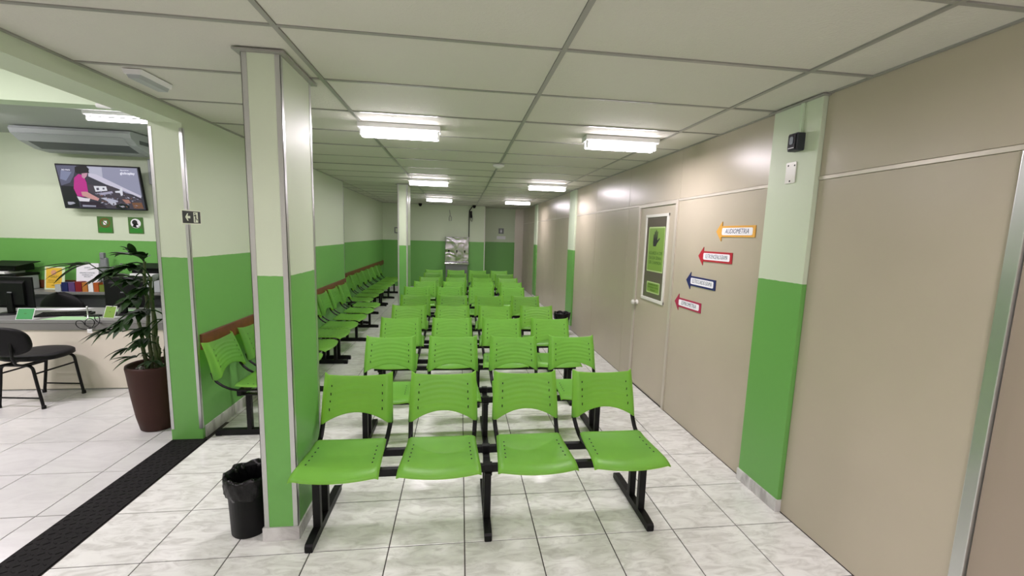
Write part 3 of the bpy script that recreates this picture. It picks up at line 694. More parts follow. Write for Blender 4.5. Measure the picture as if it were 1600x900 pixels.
# television on a wall bracket
r = empty('television', (-4.99, WY-.035, 2.215), label='large black television showing a seated man in a magenta shirt', cat='television')
tilt = Matrix.Rotation(math.radians(9), 4, 'X')
def tl(mb):
    mb.v = [tuple(tilt @ Vector(v)+Vector((0, -.15, 0))) for v in mb.v]; return mb
q = MB(); q.box((-.522, 0, -.302), (.522, .035, .302), 0, .006); q.box((-.3, .034, -.2), (.3, .07, .15), 0, .01); tl(q).build('casing', M['blackpl'], r)
q = MB(); q.box((-.10, -.06, -.08), (.10, .034, .08), 0, .005); q.build('bracket', M['black'], r)
TVP = [((150,150,175),[(0.366,0.984),(0.987,0.988),(0.983,0.317),(0.791,0.394),(0.397,0.814)]),((185,185,205),[(0.366,0.984),(0.555,0.983),(0.54,0.714),(0.396,0.803)]),((205,200,220),[(0.376,0.834),(0.468,0.809),(0.834,0.466),(0.976,0.339),(0.971,0.281),(0.794,0.429),(0.566,0.581),(0.368,0.756)]),((95,95,120),[(0.004,0.978),(0.249,0.989),(0.191,0.752),(0.128,0.591),(0.014,0.515)]),((130,135,165),[(0.051,0.873),(0.176,0.839),(0.085,0.632),(0.019,0.671)]),((18,14,30),[(0.008,0.514),(0.166,0.504),(0.178,0.257),(0.178,0.017),(0.004,0.005)]),((190,40,140),[(0.192,0.708),(0.255,0.802),(0.311,0.773),(0.33,0.607),(0.323,0.381),(0.262,0.263),(0.18,0.28),(0.156,0.458)]),((25,18,32),[(0.228,0.954),(0.299,1.016),(0.368,1.0),(0.398,0.925),(0.375,0.823),(0.329,0.841),(0.291,0.816),(0.232,0.811),(0.219,0.854)]),((200,150,170),[(0.297,0.817),(0.37,0.834),(0.35,0.754),(0.315,0.696),(0.289,0.727)]),((205,150,150),[(0.238,0.386),(0.31,0.391),(0.374,0.317),(0.445,0.242),(0.422,0.184),(0.341,0.223),(0.241,0.296)]),((225,220,230),[(0.173,0.275),(0.259,0.24),(0.331,0.234),(0.311,0.157),(0.192,0.162)]),((70,60,75),[(0.338,0.563),(0.635,0.542),(0.791,0.394),(0.975,0.247),(0.987,0.027),(0.515,0.018),(0.423,0.321),(0.335,0.405)]),((225,225,235),[(0.409,0.535),(0.562,0.536),(0.567,0.434),(0.418,0.4)]),((90,85,105),[(0.436,0.492),(0.469,0.499),(0.467,0.442),(0.436,0.435)]),((90,85,105),[(0.513,0.498),(0.538,0.502),(0.536,0.461),(0.513,0.457)]),((220,220,232),[(0.661,0.43),(0.723,0.446),(0.735,0.515),(0.759,0.506),(0.751,0.345),(0.724,0.321),(0.718,0.393),(0.664,0.394)]),((165,160,185),[(0.439,0.367),(0.625,0.427),(0.633,0.382),(0.47,0.313)]),((190,190,205),[(0.531,0.192),(0.643,0.223),(0.645,0.108),(0.594,0.081)]),((20,18,28),[(0.631,0.095),(0.708,0.135),(0.803,0.107),(0.803,0.026),(0.696,0.0),(0.631,0.026)]),((180,180,195),[(0.684,0.069),(0.728,0.086),(0.751,0.062),(0.718,0.039)]),((170,120,110),[(0.729,0.241),(0.814,0.235),(0.832,0.156),(0.769,0.14)]),((120,80,60),[(0.845,0.168),(0.969,0.177),(0.981,0.027),(0.858,0.03)]),((185,185,205),[(0.465,0.255),(0.538,0.272),(0.677,0.202),(0.668,0.167),(0.531,0.192)]),((45,25,50),[(0.204,0.156),(0.432,0.161),(0.515,0.018),(0.202,0.019)]),((150,150,170),[(0.22,0.077),(0.387,0.071),(0.384,0.036),(0.221,0.032)]),((170,170,185),[(0.047,0.138),(0.118,0.139),(0.139,0.106),(0.076,0.067),(0.047,0.076)])]
me = bpy.data.meshes.new('screen'); vv = []; ff = []; cc = []
sw, sh = 1.02, .58
def addp(c, pts, d):
    o = len(vv)
    for u, v in pts:
        u = min(max(u, 0), 1); v = min(max(v, 0), 1); vv.append(((u-.5)*sw, -.0008-d, (v-.5)*sh))
    ff.append(tuple(range(o, o+len(pts)))); cc.append(lin(c))
addp((58, 54, 70), [(0, 0), (1, 0), (1, 1), (0, 1)], 0)
for i, (c, pts) in enumerate(TVP): addp(c, pts, .0003*(i+1))
rs = random.Random(3)
for i in range(70):   # clutter of small tools on the counter of the picture
    u = rs.uniform(.42, .97); v = .42-(u-.42)*.3+rs.uniform(-.30, .02); a = rs.uniform(0, 3); l_ = rs.uniform(.008, .028)
    if v < .03: continue
    g_ = rs.choice([(150, 148, 170), (30, 24, 36), (90, 84, 100), (180, 180, 200), (120, 84, 70)])
    addp(g_, [(u-l_*math.cos(a), v-l_*math.sin(a)), (u+.4*l_*math.sin(a), v-.4*l_*math.cos(a)), (u+l_*math.cos(a), v+l_*math.sin(a)), (u-.3*l_*math.sin(a), v+.5*l_*math.cos(a))], .0003*(30)+.00002*i)
me.from_pydata([tuple(tilt @ Vector(p)+Vector((0, -.15, 0))) for p in vv], [], ff)
ca = me.attributes.new('col', 'FLOAT_COLOR', 'CORNER')
k = 0
for i, p in enumerate(me.polygons):
    for _ in p.loop_indices: ca.data[k].color = (*cc[i], 1); k += 1
me.materials.append(M['tvpic']); o = bpy.data.objects.new('screen', me); C.objects.link(o); o.parent = r
lm = mat('screen_caption', (230, 230, 240), .4, emis=(225, 225, 240), estr=.8)
ydir = (tilt @ Vector((0, 0, 1)))
for s_, u, v, sz in (('globoplay', .865, .86, .048), ('disponível no', .835, .93, .020), ('AO VIVO', .12, .885, .026)):
    text(s_, sz, lm, r, tuple(tilt @ Vector(((u-.5)*sw, -.0125, (v-.5)*sh))+Vector((0, -.15, 0))), (1, 0, 0), ydir, name='caption')
# ceiling-hung air conditioner
r = empty('air_conditioner', (-5.03, WY, 2.93), label='long grey-white air conditioner hung below the reception ceiling', cat='air conditioner')
prof = [(-.02, -.01), (-.02, -.235), (-.10, -.262), (-.30, -.245), (-.50, -.175), (-.60, -.10), (-.62, -.045), (-.60, -.012)]
q = MB(); q.prism(prof, 'x', -.60, .72, 0); q.build('body', M['acgrey'], r)
for x0, x1 in ((-.635, -.60), (.72, .755)):
    q = MB(); q.prism([(y*1.0, z) for y, z in prof], 'x', x0, x1, 0); q.build('end_cap', M['acgrey'], r)
q = MB(); q.prism([(-.50, -.176), (-.608, -.098), (-.612, -.104), (-.505, -.182)], 'x', -.56, .66); q.build('air_flap', M['acgrey'], r)
q = MB(); q.prism([(-.31, -.243), (-.49, -.180), (-.488, -.174), (-.31, -.236)], 'x', -.54, .64); q.build('outlet_slot', M['dark_slot'], r)
q = MB()
for k in range(3): q.prism([(-.14-.05*k, -.2595+.0035*k), (-.165-.05*k, -.2575+.0035*k), (-.165-.05*k, -.2625+.0035*k), (-.14-.05*k, -.2645+.0035*k)], 'x', -.54, .64)
q.build('intake_slat', M['acgrey'], r)
q = MB(); q.box((.754, -.46, -.15), (.758, -.24, -.10)); q.box((.754, -.20, -.17), (.758, -.10, -.09)); q.build('control_label', M['dark_slot'], r)
q = MB(); q.box((-4.46, WY-.07, 2.30), (-4.37, WY, 2.655), 0, .012); tag(q.build('pipe_duct', M['acgrey']), 'vertical white pipe duct right of the television', 'pipe duct')
q = MB(); q.tube([(-3.34, 4.47, 2.80), (-3.18, 4.42, 2.78)], .022, 14); tag(q.build('pipe_stub', M['white']), 'short white pipe end under the reception lintel', 'pipe')
# two green acrylic notices under the television
r = empty('notice', (-5.125, WY, 1.70), label='green acrylic notice with a brown ring symbol, left of the pair under the television', cat='sign')
q = MB(); plate(rrect(.20, .238, .004), (0, 0, 0), XF, ZD, .006, q); q.build('board', M['sign_green2'], r)
q = MB(); plate(rrect(.165, .06, .002, 0, -.075), (0, -.006, 0), XF, ZD, .0005, q); q.build('caption_band', M['sign_green'], r)
q = MB(); O = (0, -.006, 0)
n = 28; ro, ri = .068, .053
for k in range(n):
    a, b = 2*PI*k/n, 2*PI*(k+1)/n; plate([(ri*math.cos(a), .03+ri*math.sin(a)), (ro*math.cos(a), .03+ro*math.sin(a)), (ro*math.cos(b), .03+ro*math.sin(b)), (ri*math.cos(b), .03+ri*math.sin(b))], O, XF, ZD, .001, q)
plate([(-.046, .07), (-.038, .078), (.046, -.010), (.038, -.018)], (0, -.0075, 0), XF, ZD, .0005, q); q.build('prohibition_ring', M['brownring'], r)
q = MB(); plate([(-.026, .058), (.026, .058), (.020, .002), (-.020, .002)], O, XF, ZD, .0008, q); q.build('cup_symbol', M['paper'], r)
r = empty('notice', (-4.72, WY, 1.703), label='dark green acrylic notice with a black head symbol, right of the pair under the television', cat='sign')
q = MB(); plate(rrect(.20, .238, .004), (0, 0, 0), XF, ZD, .006, q); q.build('board', M['sign_green2'], r)
q = MB(); plate(rrect(.165, .06, .002, 0, -.075), (0, -.006, 0), XF, ZD, .0005, q); q.build('caption_band', M['sign_green'], r)
q = MB(); plate(circ(.068, 0, .03, 28), O, XF, ZD, .0006, q); q.build('disc', M['paper'], r)
q = MB(); plate(circ(.036, -.012, .044, 20), (0, -.0066, 0), XF, ZD, .0006, q); plate([(-.052, -.010), (.056, -.004), (.030, -.026), (.0, -.036), (-.035, -.024)], (0, -.0066, 0), XF, ZD, .0006, q); plate([(-.03, .02), (.03, .03), (.034, .01), (.01, -.02), (-.04, -.015)], (0, -.0066, 0), XF, ZD, .0006, q); q.build('head_symbol', M['black_ink'], r)
q = MB(); plate(rrect(.03, .028, .006, .022, -.008), (0, -.0073, 0), XF, ZD, .0005, q); q.build('mask_symbol', M['paper'], r)

# front desk
r = empty('reception_desk', (-4.4, 4.65, 0), label='long reception desk with grey top and cream front panel', cat='desk')
q = MB(); q.box((-1.6, 0, .705), (1.72, .72, .74), 0, .004); q.build('desktop', M['desk'], r)
q = MB(); q.box((-1.6, .004, .635), (1.72, .03, .704), 0, .002); q.build('apron', M['desk_edge'], r)
q = MB(); q.box((-1.6, .02, .012), (1.70, .04, .634), 0, .001); q.build('front_panel', M['cream'], r)
for x in (-1.58, .0, 1.68):
    q = MB(); q.box((x-.012, .041, 0), (x+.012, .68, .704), 0, .001); q.build('side_panel', M['desk_edge'], r)
# back counter
r = empty('back_counter', (-5.3, 6.4, 0), label='low grey back counter with open shelf bays along the green wall', cat='counter')
q = MB(); q.box((-1.9, 0, .73), (2.6, .372, .765), 0, .003); q.build('countertop', M['desk'], r)
for x in (-1.88, -.95, -.26, .55, 1.4, 2.58):
    q = MB(); q.box((x-.012, .01, 0), (x+.012, .36, .729)); q.build('divider', M['desk'], r)
q = MB(); q.box((-1.88, .345, 0), (2.58, .365, .729)); q.build('rear_panel', M['grey'], r)
q = MB(); q.box((-1.868, .02, .44), (2.568, .344, .46)); q.build('shelf', M['desk'], r)
# monitors seen from behind
def monitor(x, y, w_, h_, zc, rz, lab):
    r = empty('monitor', (x, y, .74), rz, label=lab, cat='monitor', group='computer monitors on the reception desk')
    z = zc-.74
    q = MB(); q.box((-w_/2, 0, z-h_/2), (w_/2, .022, z+h_/2), 0, .006); q.prism([(-.028, z-h_*.38), (.002, z-h_*.44), (.002, z+h_*.40), (-.028, z+h_*.30)], 'x', -w_*.34, w_*.34); q.build('casing', M['blackpl'], r)
    q = MB(); q.box((-w_/2+.012, .022, z-h_/2+.014), (w_/2-.012, .0235, z+h_/2-.012)); q.build('screen', M['slot'], r)
    q = MB(); q.box((-.03, -.045, .012), (.03, -.012, z), 0, .006); q.build('stand', M['blackpl'], r)
    q = MB(); q.lathe([(0, .001), (.11, 0), (.115, .004), (.10, .012), (0, .014)], (0, -.02, 0), 28); q.build('foot', M['blackpl'], r)
    q = MB(); q.box((-.022, -.0305, z+.0), (.022, -.0285, z+.010)); q.build('badge', M['grey'], r)
monitor(-4.72, 5.0, .40, .335, .965, -.06, 'black monitor seen from behind at the left end of the desk')
monitor(-3.655, 5.02, .40, .335, .975, .02, 'black monitor seen from behind, beside the potted palm')
# things on the desk
def leaflet_stand(x, y, w_, h_, m, lab, rz=0):
    r = empty('leaflet_stand', (x, y, .74), rz, label=lab, cat='leaflet stand')
    q = MB(); q.prism([(0, 0), (.003, 0), (.045, h_), (.042, h_)], 'x', -w_/2, w_/2); q.prism([(.002, 0), (.08, 0), (.08, .003), (.002, .003)], 'x', -w_/2, w_/2); q.build('holder', M['white'], r)
    q = MB(); q.prism([(-.001, .004), (0, .004), (.041, h_-.004), (.040, h_-.004)], 'x', -w_/2+.006, w_/2-.006); q.build('leaflet', m, r)
    q = MB(); q.prism([(-.0015+.031, h_*.72), (-.0005+.031, h_*.72), (.037, h_*.86), (.036, h_*.86)], 'x', -w_*.3, w_*.3); q.prism([(.0115, h_*.3), (.0125, h_*.3), (.0225, h_*.55), (.0215, h_*.55)], 'x', -w_*.07, w_*.07); q.build('print', M['green_ink'], r)
leaflet_stand(-4.335, 4.668, .155, .11, M['teal'], 'small green leaflet stand at the desk edge under the left monitor')
leaflet_stand(-3.64, 4.76, .125, .12, M['lime'], 'small lime leaflet stand at the desk edge in front of the right monitor', -.2)
def flat(nm, pts, m, lab, cat, h=.002, z=.74):
    q = MB(); q.prism(pts, 'z', z, z+h); tag(q.build(nm, m), lab, cat)
flat('paper_sheet', [(-4.19, 4.665), (-3.75, 4.665), (-3.72, 4.80), (-4.13, 4.83)], M['mint'], 'pale green sheet lying along the front edge of the desk', 'paper')
flat('paper_sheet', [(-3.98, 5.13), (-3.50, 5.13), (-3.46, 5.22), (-3.95, 5.24)], M['mint'], 'pale green sheet behind the right monitor on the desk', 'paper')
flat('paper_sheet', [(-4.80, 5.16), (-4.30, 5.20), (-4.22, 5.33), (-4.75, 5.30)], M['paper'], 'white sheet sticking out behind the left monitor', 'paper')
def keyboard(x, y, rz, lab):
    r = empty('keyboard', (x, y, .7405), rz, label=lab, cat='keyboard')
    q = MB(); q.prism([(-.07, 0), (.07, 0), (.07, .022), (-.07, .010)], 'x', -.22, .22); q.build('body', M['blackpl'], r)
    q = MB()
    for i in range(14):
        for j in range(5):
            z = .0155+.0035*j-.0015; q.box((-.205+i*.029, -.055+j*.024, z-.003), (-.181+i*.029, -.036+j*.024, z+.003))
    tag(q.build('keys', M['black'], r), kind='stuff')
keyboard(-4.16, 4.90, .22, 'black keyboard on the desk to the right of the left monitor')
q = MB(); q.prism([(a*1, b) for a, b in circ(.08, -3.86, 4.86, 24, .045)], 'z', .7402, .752); tag(q.build('mouse_pad', M['blackpl']), 'dark oval wrist pad on the desk', 'mouse pad')
q = MB(); q.lathe([(0, .0), (.022, 0), (.02, .006), (.006, .01), (.006, .11), (.009, .115), (.009, .13), (0, .13)], (-3.80, 4.72, .74), 14); tag(q.build('pen_post', M['alu']), 'thin metal pen post on the desk edge', 'pen post')
r = empty('coiled_lead', (-3.74, 4.66, .74), label='tangled black lead with a white tag hanging over the desk edge', cat='cable')
q = MB(); pts = []
for i in range(60):
    t = i/59; a = t*PI*5.5; pts.append((-.07+.20*t+.05*math.cos(a), -.035-.02*math.sin(a*.7), .0-.045+.05*math.sin(a)+.07*t*t))
q.tube(pts, .0035, 6); q.build('lead', M['blackpl'], r)
q = MB(); q.box((.005, -.045, -.125), (.05, -.042, -.085), 0, .001); q.build('tag', M['white'], r)
# items on the back counter
def box_item(nm, x, w_, h_, d_, m, lab, cat, y=6.58, grp=None):
    x += .13; h_ *= 1.15
    r = empty(nm, (x, y, .765), label=lab, cat=cat, group=grp)
    q = MB(); t = .003
    q.box((-w_/2, 0, 0), (w_/2, d_, t)); q.box((-w_/2, 0, t), (w_/2, t, h_)); q.box((-w_/2, d_-t, t), (w_/2, d_, h_)); q.box((-w_/2, t, t), (-w_/2+t, d_-t, h_)); q.box((w_/2-t, t, t), (w_/2, d_-t, h_))
    q.build('box', m, r); return r
g_ = 'coloured boxes on the back counter'
for nm, x, w_, h_, m in (('blue', -5.575, .075, .11, 'blue'), ('purple', -5.49, .078, .11, 'purple'), ('crimson', -5.405, .075, .12, 'crimson'), ('orange', -5.325, .065, .11, 'orange'), ('white', -5.252, .06, .11, 'white'), ('deep orange', -5.183, .06, .11, 'orange2')):
    rr = box_item('desk_box', x, w_, h_, .08, M[m], 'small %s box in the row of coloured boxes on the back counter' % nm, 'box', 6.45, g_)
    q = MB(); q.box((-w_/2-.001, -.001, h_*1.15-.012), (w_/2+.001, .081, h_*1.15+.002), 0, .001); q.build('lid', M[m], rr)
box_item('desk_box', -5.092, .105, .085, .08, M['olive'], 'low olive green box at the right end of the coloured boxes', 'box', 6.45, g_)
box_item('desk_box', -5.66, .07, .085, .07, M['acgrey'], 'small pale clear box left of the blue box on the back counter', 'box', 6.45, g_)
r = empty('display_poster', (-5.70, 6.60, .766), -.05, label='yellow poster with pale border propped on the back counter', cat='poster')
def leanp(mb, pts, d): plate(pts, (0, -d, 0), (1, 0, 0), (0, .12, .993), .002, mb)
q = MB(); leanp(q, rrect(.265, .325, .01, 0, .165), 0); q.build('board', M['pale_border'], r)
q = MB(); leanp(q, rrect(.205, .285, .004, -.008, .168), .003); q.build('sheet', M['yellow'], r)
q = MB(); leanp(q, circ(.036, -.01, .245, 20), .0055); q.build('round_symbol', mat('salmon_ink', (206, 150, 120), .5), r)
for t, z, s in (('ATENÇÃO', .190, .030), ('AO CLIENTE', .172, .016), ('MANTENHA SEUS', .135, .020), ('DOCUMENTOS EM', .108, .020), ('MÃOS', .062, .022)):
    text(t, s, M['yellow_ink'], r, (-.008, -.0056+.12*z-.001, .993*z), (1, 0, 0), (0, .12, .993))
r = empty('display_poster', (-5.30, 6.62, .766), label='white notice in a clear stand behind the coloured boxes', cat='poster')
q = MB(); leanp(q, rrect(.285, .37, .01, 0, .20), 0); q.build('sheet', M['paper'], r)
q = MB(); leanp(q, rrect(.03, .38, .01, .165, .20), .01); q.build('stand_edge', M['grey'], r)
for t, z, s in (('AVISO', .32, .028), ('SENHAS E EXAMES', .245, .024), ('SOMENTE NO', .215, .022), ('BALCÃO', .19, .022), ('OBRIGADO', .12, .024)):
    text(t, s, M['grey_ink'], r, (0, -.003+.12*z-.001, .993*z), (1, 0, 0), (0, .12, .993))
q = MB(); q.box((-5.07, 6.56, .766), (-4.98, 6.62, 1.24), 0, .02); q.box((-5.055, 6.55, 1.225), (-5.0, 6.60, 1.31), 0, .01)
tag(q.build('hand_dryer_stand', M['grey']), 'slim grey upright dispenser beside the white notice on the back counter', 'dispenser')
def printer(x, lab, w_=.42):
    r = empty('printer', (x, 6.43, .766), label=lab, cat='printer')
    q = MB(); q.box((-w_/2, 0, 0), (w_/2, .32, .20), 0, .012); q.build('body', M['acgrey'], r)
    q = MB(); q.box((-w_/2-.01, -.01, .20), (w_/2+.01, .33, .235), 0, .008); q.box((-w_/2+.02, .02, .27), (w_/2-.02, .30, .36), 0, .012); q.build('upper_unit', M['blackpl'], r)
    q = MB(); q.box((-w_/2+.03, -.03, .235), (w_/2-.1, .25, .27), 0, .004); q.build('paper_tray', M['white'], r)
    q = MB(); q.prism([(-.03, .34), (.30, .385), (.30, .395), (-.03, .35)], 'x', -w_/2, w_/2+.06); q.build('lid', M['blackpl'], r)
printer(-6.22, 'black and grey printer at the left end of the back counter')
printer(-4.36, 'black-topped printer on the back counter behind the palm', .5)
r = empty('letter_tray', (-4.62, 6.10+.30, .766), label='stacked wire letter trays on the back counter behind the palm', cat='letter tray')
# placed left of printer, partly hidden by the monitor
r.location.x = -4.775
for k in range(3):
    q = MB(); q.box((-.12, 0, .02+.065*k), (.12, .28, .026+.065*k)); q.box((-.12, .274, .026+.065*k), (.12, .28, .06+.065*k)); q.build('tray', M['acgrey'], r)
    q = MB(); q.box((-.11, .01, .0265+.065*k), (.11, .26, .040+.065*k)); q.build('papers', M['paper'], r)
for sx in (-.118, .118):
    q = MB(); q.tube([(sx, .01, 0), (sx, .01, .2)], .004, 6); q.tube([(sx, .27, 0), (sx, .27, .2)], .004, 6); q.build('upright', M['alu'], r)
# swivel chair behind the desk
r = empty('swivel_chair', (-4.93, 5.80, 0), label='black padded swivel chair behind the desk, only its rounded back showing', cat='chair')
q = MB(); q.sheet(lambda u, v: ((2*u-1)*(.25-.03*(2*v-1)**2)*math.sqrt(max(.02, 1-max(0, (v-.35)/.66)**2.2)), -.02-.05*(1-(2*u-1)**2), .50+.36*v), 20, 14, .05); q.build('backrest', M['fabric'], r)
q = MB(); q.box((-.24, .02, .43), (.24, .46, .50), 0, .03); q.build('seat', M['fabric'], r)
q = MB(); q.tube([(0, .24, .06), (0, .24, .43)], .03, 12); q.tube([(0, .1, .42), (0, -.02, .42), (0, -.05, .52)], .014, 8)
for k in range(5):
    a = 2*PI*k/5+.3; q.tube([(0, .24, .09), (.27*math.cos(a), .24+.27*math.sin(a), .055)], .016, 8); q.lathe([(0, -.012), (.025, -.012), (.025, .012), (0, .012)], (.27*math.cos(a), .24+.27*math.sin(a), .026), 12, 0, 'x')
q.build('base', M['black'], r)
# visitor chair: black oval seat and backrest on a tubular frame, facing the desk
r = empty('visitor_chair', (-3.985, 4.385, 0), label='black visitor chair with oval padded seat and tubular frame, in front of the desk', cat='chair')
def pad(mb, rx_, ry_, th, f, k=2.6):
    n = 40; rings = [(1.0-.10, -th/2), (1.0, -th*.28), (1.0, th*.22), (.93, th*.46), (.7, th*.5), (.0, th*.52)]
    v = []
    for (s, t) in rings:
        for i in range(n):
            a = 2*PI*i/n; c_, s_ = math.cos(a), math.sin(a); x = math.copysign(abs(c_)**(2/k), c_)*rx_*s; y = math.copysign(abs(s_)**(2/k), s_)*ry_*s; v.append(f(x, y, t))
    fa = [(j*n+i, j*n+(i+1) % n, (j+1)*n+(i+1) % n, (j+1)*n+i) for j in range(len(rings)-1) for i in range(n)]
    mb.add(v, fa, 0, True); mb.add(v[:n], [tuple(range(n))[::-1]], 0)
q = MB(); pad(q, .235, .215, .055, lambda x, y, t: (x, y+.0, .465+t+.01*(y/.2)**2)); q.build('seat', M['fabric'], r)
q = MB(); pad(q, .205, .135, .045, lambda x, y, t: (x, -.265-t-.02+.05*(1-(x/.2)**2)*-.6-.10*(y/.135)*.3, .665+y)); q.build('backrest', M['fabric'], r)
A, B_, Cc, D_ = (.175, -.20, 0), (.20, .185, 0), (-.225, -.16, 0), (-.19, .225, 0)
def arch(p0, p1, nm):
    p0 = Vector(p0); p1 = Vector(p1); d = (p1-p0).normalized(); z = Vector((0, 0, 1))
    pts = [p0+z*.0, p0+d*.035+z*.22, p0+d*.055+z*.36]
    for k in range(1, 6):
        a = k/5*PI/2; pts.append(p0+d*(.055+.055*(1-math.cos(a)))+z*(.36+.05*math.sin(a)))
    for k in range(5, -1, -1):
        a = k/5*PI/2; pts.append(p1-d*(.055+.055*(1-math.cos(a)))+z*(.36+.05*math.sin(a)))
    pts += [p1-d*.035+z*.22, p1]
    q = MB(); q.tube(pts, .0125, 10); q.lathe([(0, 0), (.017, 0), (.016, .03), (0, .03)], tuple(p0), 12); q.lathe([(0, 0), (.017, 0), (.016, .03), (0, .03)], tuple(p1), 12); q.build(nm, M['black'], r)
arch(Cc, A, 'leg_frame'); arch(D_, B_, 'leg_frame')
def barr(p, q_, nm='stretcher', rad=.008):
    q = MB(); q.tube([p, q_], rad, 8); q.build(nm, M['black'], r)
barr((-.215, -.16, .10), (.165, -.20, .10)); barr((-.175, .222, .10), (.185, .188, .10))
barr((.125, -.19, .33), (.15, .18, .33)); barr((-.175, -.16, .33), (-.145, .215, .33))
for sx in (-.085, .085):
    q = MB(); pts = [(sx, -.315, .70), (sx, -.325, .60), (sx, -.325, .52), (sx, -.30, .455), (sx, -.25, .43), (sx, -.15, .425), (sx, .12, .425)]
    q.tube(pts, .0105, 8); q.build('back_support', M['black'], r)

# ================================================================ POTTED PALM
px, py = -2.555, 3.76
r = empty('potted_palm', (px, py, 0), label='palm with long narrow leaves in a tall brown pot, behind the left wall end', cat='plant')
q = MB(); q.lathe([(0, 0), (.118, 0), (.128, .008), (.150, .12), (.172, .30), (.190, .50), (.196, .545), (.193, .562), (.180, .562), (.174, .545), (.165, .50), (.0, .49)], (0, 0, 0), 48); q.build('pot', M['pot'], r)
q = MB(); q.lathe([(0, .515), (.10, .512), (.168, .505)], (0, 0, 0), 32); q.build('soil', M['soil'], r)
q = MB()
for i in range(90):
    a = random.uniform(0, 2*PI); d = random.uniform(.08, .155); s = random.uniform(.006, .013); x, y = d*math.cos(a), d*math.sin(a)
    q.lathe([(0, -s*.6), (s, 0), (0, s*.7)], (x, y, .514), 6)
tag(q.build('gravel', M['gravel'], r), kind='stuff')
def leaflet(mb, base, tip, sag, w_, rnd):
    base = Vector(base); tip = Vector(tip); d = tip-base; L_ = d.length; side = d.cross(Vector((0, 0, 1)))
    if side.length < .35*L_: side = side+d.cross(Vector((.8, .5, 0)))
    side = side.normalized(); n = 7; v = []; w_ *= 1.9
    for i in range(n+1):
        t = i/n; p = base+d*t+Vector((0, 0, -sag*t*t*L_)); wd = w_*(math.sin(PI*min(1, t*.9+.08))**.7)*(1-t*.25) if i < n else .001
        v += [p-side*wd+Vector((0, 0, wd*.35)), p, p+side*wd+Vector((0, 0, wd*.35))]
    f = []
    for i in range(n):
        for k in range(2): a = i*3+k; f.append((a, a+1, a+4, a+3))
    mb.add(v, f, 0, True)
def frond(base, hub, spread, nl, ll, w_, dirv, rnd):
    q = MB(); base = Vector(base); hub = Vector(hub); mid = (base+hub)/2+Vector((0, 0, .08))
    pts = [base.lerp(mid, t/4).lerp(mid.lerp(hub, t/4), t/4) for t in range(5)]
    q.tube(pts, [.006, .0055, .005, .0045, .004], 6)
    dirv = Vector(dirv).normalized()
    sd = dirv.cross(Vector((0, 0, 1))).normalized() if abs(dirv.z) < .95 else Vector((1, 0, 0)); up = sd.cross(dirv)
    for k in range(nl):
        a = (k/(nl-1)-.5)*spread if nl > 1 else 0
        dd = (dirv*math.cos(a)+sd*math.sin(a)+up*rnd.uniform(-.18, .18)).normalized(); l_ = ll*rnd.uniform(.75, 1.1)*(1-.25*abs(a)/max(.1, spread/2))
        leaflet(q, hub, hub+dd*l_, rnd.uniform(.15, .5), w_*rnd.uniform(.8, 1.15), rnd)
    return q.build('frond', M['leaf'], r)
rnd = random.Random(11)
stems = [((-.05, -.02), (-.06, -.06, 1.05)), ((.03, -.03), (.05, -.05, 1.30)), ((.0, .04), (-.01, .05, 1.18)), ((.06, .03), (.12, .0, .95)), ((-.03, .0), (-.02, .0, 1.42)), ((.04, .0), (.06, -.04, .80))]
for (bx, by), top in stems:
    q = MB(); n = 8; pts = [(bx+(top[0]-bx)*t/n+.006*math.sin(t*1.7), by+(top[1]-by)*t/n, .50+(top[2]-.50)*t/n) for t in range(n+1)]
    q.tube(pts, [.016-.006*t/n for t in range(n+1)], 8)
    for t in range(1, n): q.lathe([(.017-.006*t/n, -.004), (.020-.006*t/n, 0), (.017-.006*t/n, .004)], pts[t], 8)
    q.build('stem', M['stem'], r)
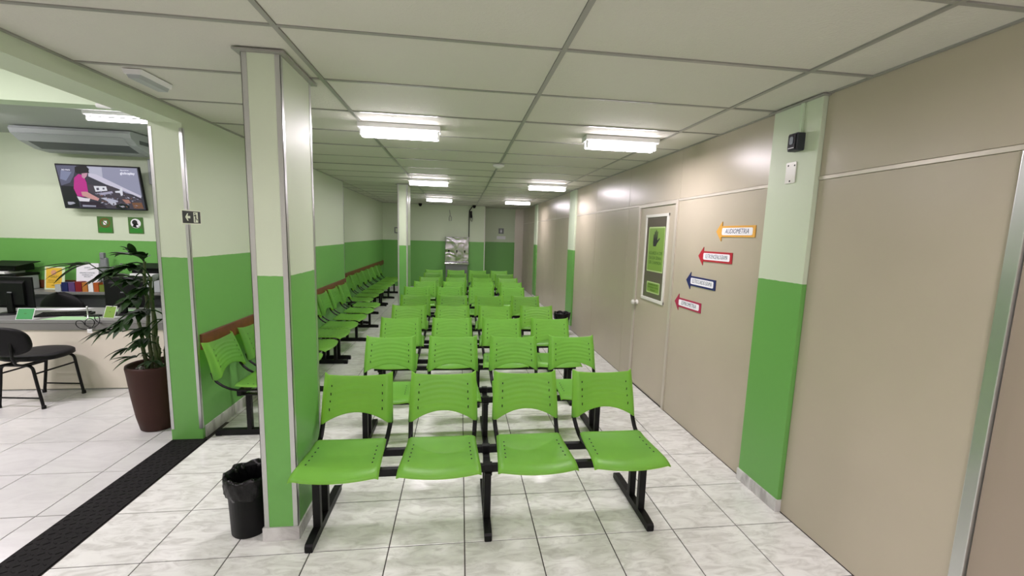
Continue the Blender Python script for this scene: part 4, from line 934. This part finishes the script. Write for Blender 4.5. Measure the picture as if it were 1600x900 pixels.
# long fronds reaching left over the desk, then the crown
F_ = [((-.06, -.06, 1.05), (-.34, -.10, 1.40), (-1, -.1, .02), 1.1, 5, .36, .013),
      ((-.02, 0, 1.40), (-.20, -.05, 1.33), (-1, -.2, -.2), 1.2, 6, .22, .020),
      ((-.02, 0, 1.42), (-.06, -.04, 1.47), (-.3, -.2, .9), 1.7, 7, .17, .018),
      ((.05, -.05, 1.30), (.02, -.16, 1.38), (-.2, -.9, .3), 1.9, 7, .20, .018),
      ((-.06, -.06, 1.0), (-.20, -.12, .90), (-.9, -.3, -.4), 1.0, 5, .22, .015),
      ((.0, .05, 1.15), (-.04, .12, 1.24), (-.5, .6, .3), 1.8, 7, .22, .018),
      ((.05, -.04, .80), (-.14, -.12, .86), (-1, -.2, .1), .9, 4, .24, .013),
      ((.05, -.04, .74), (-.10, -.12, .72), (-1, -.1, -.1), 1.2, 4, .18, .012),
      ((.0, -.05, .62), (-.07, -.10, .64), (-1, -.4, .15), 1.7, 6, .18, .010),
      ((.12, 0, .95), (.05, -.14, 1.02), (-.1, -1, .2), 1.3, 6, .20, .017),
      ((.12, 0, .92), (.06, -.14, .90), (-.1, -1, -.2), 1.3, 6, .20, .017),
      ((.05, -.05, 1.25), (.06, -.12, 1.22), (-.1, -1, .0), 1.3, 6, .20, .017),
      ((-.06, -.06, .96), (-.02, -.2, .98), (-.3, -1, -.3), 1.5, 6, .19, .016),
      ((.0, 0, .58), (.04, -.08, .60), (.3, -.9, .2), 1.9, 7, .15, .010),
      ((.0, 0, .58), (-.03, .05, .62), (-.8, .5, .3), 1.9, 6, .16, .010),
      ((-.02, 0, 1.35), (-.10, -.10, 1.36), (-.8, -.6, .1), 1.9, 7, .20, .020),
      ((-.02, 0, 1.30), (-.02, -.12, 1.28), (-.1, -1, .1), 1.7, 7, .19, .020),
      ((.0, .05, 1.18), (-.14, -.02, 1.30), (-.9, -.1, .2), 1.5, 6, .20, .018),
      ((.05, -.05, 1.25), (.0, -.14, 1.14), (-.3, -1, -.2), 1.8, 7, .19, .019),
      ((.0, .05, 1.1), (.02, -.10, 1.04), (.1, -1, -.1), 1.4, 6, .18, .017),
      ((-.02, 0, 1.42), (.0, -.04, 1.44), (.1, -.6, .8), 1.3, 6, .16, .018),
      ((.12, 0, .95), (.03, -.12, .80), (-.2, -1, -.2), 1.4, 6, .19, .016),
      ((-.02, 0, 1.42), (-.10, -.02, 1.47), (-.9, .1, .3), 1.2, 5, .18, .018)]
for b_, h_, d_, sp, nl, ll, w_ in F_: frond(b_, h_, sp, nl, ll, w_, d_, rnd)
bpy.context.view_layer.update()
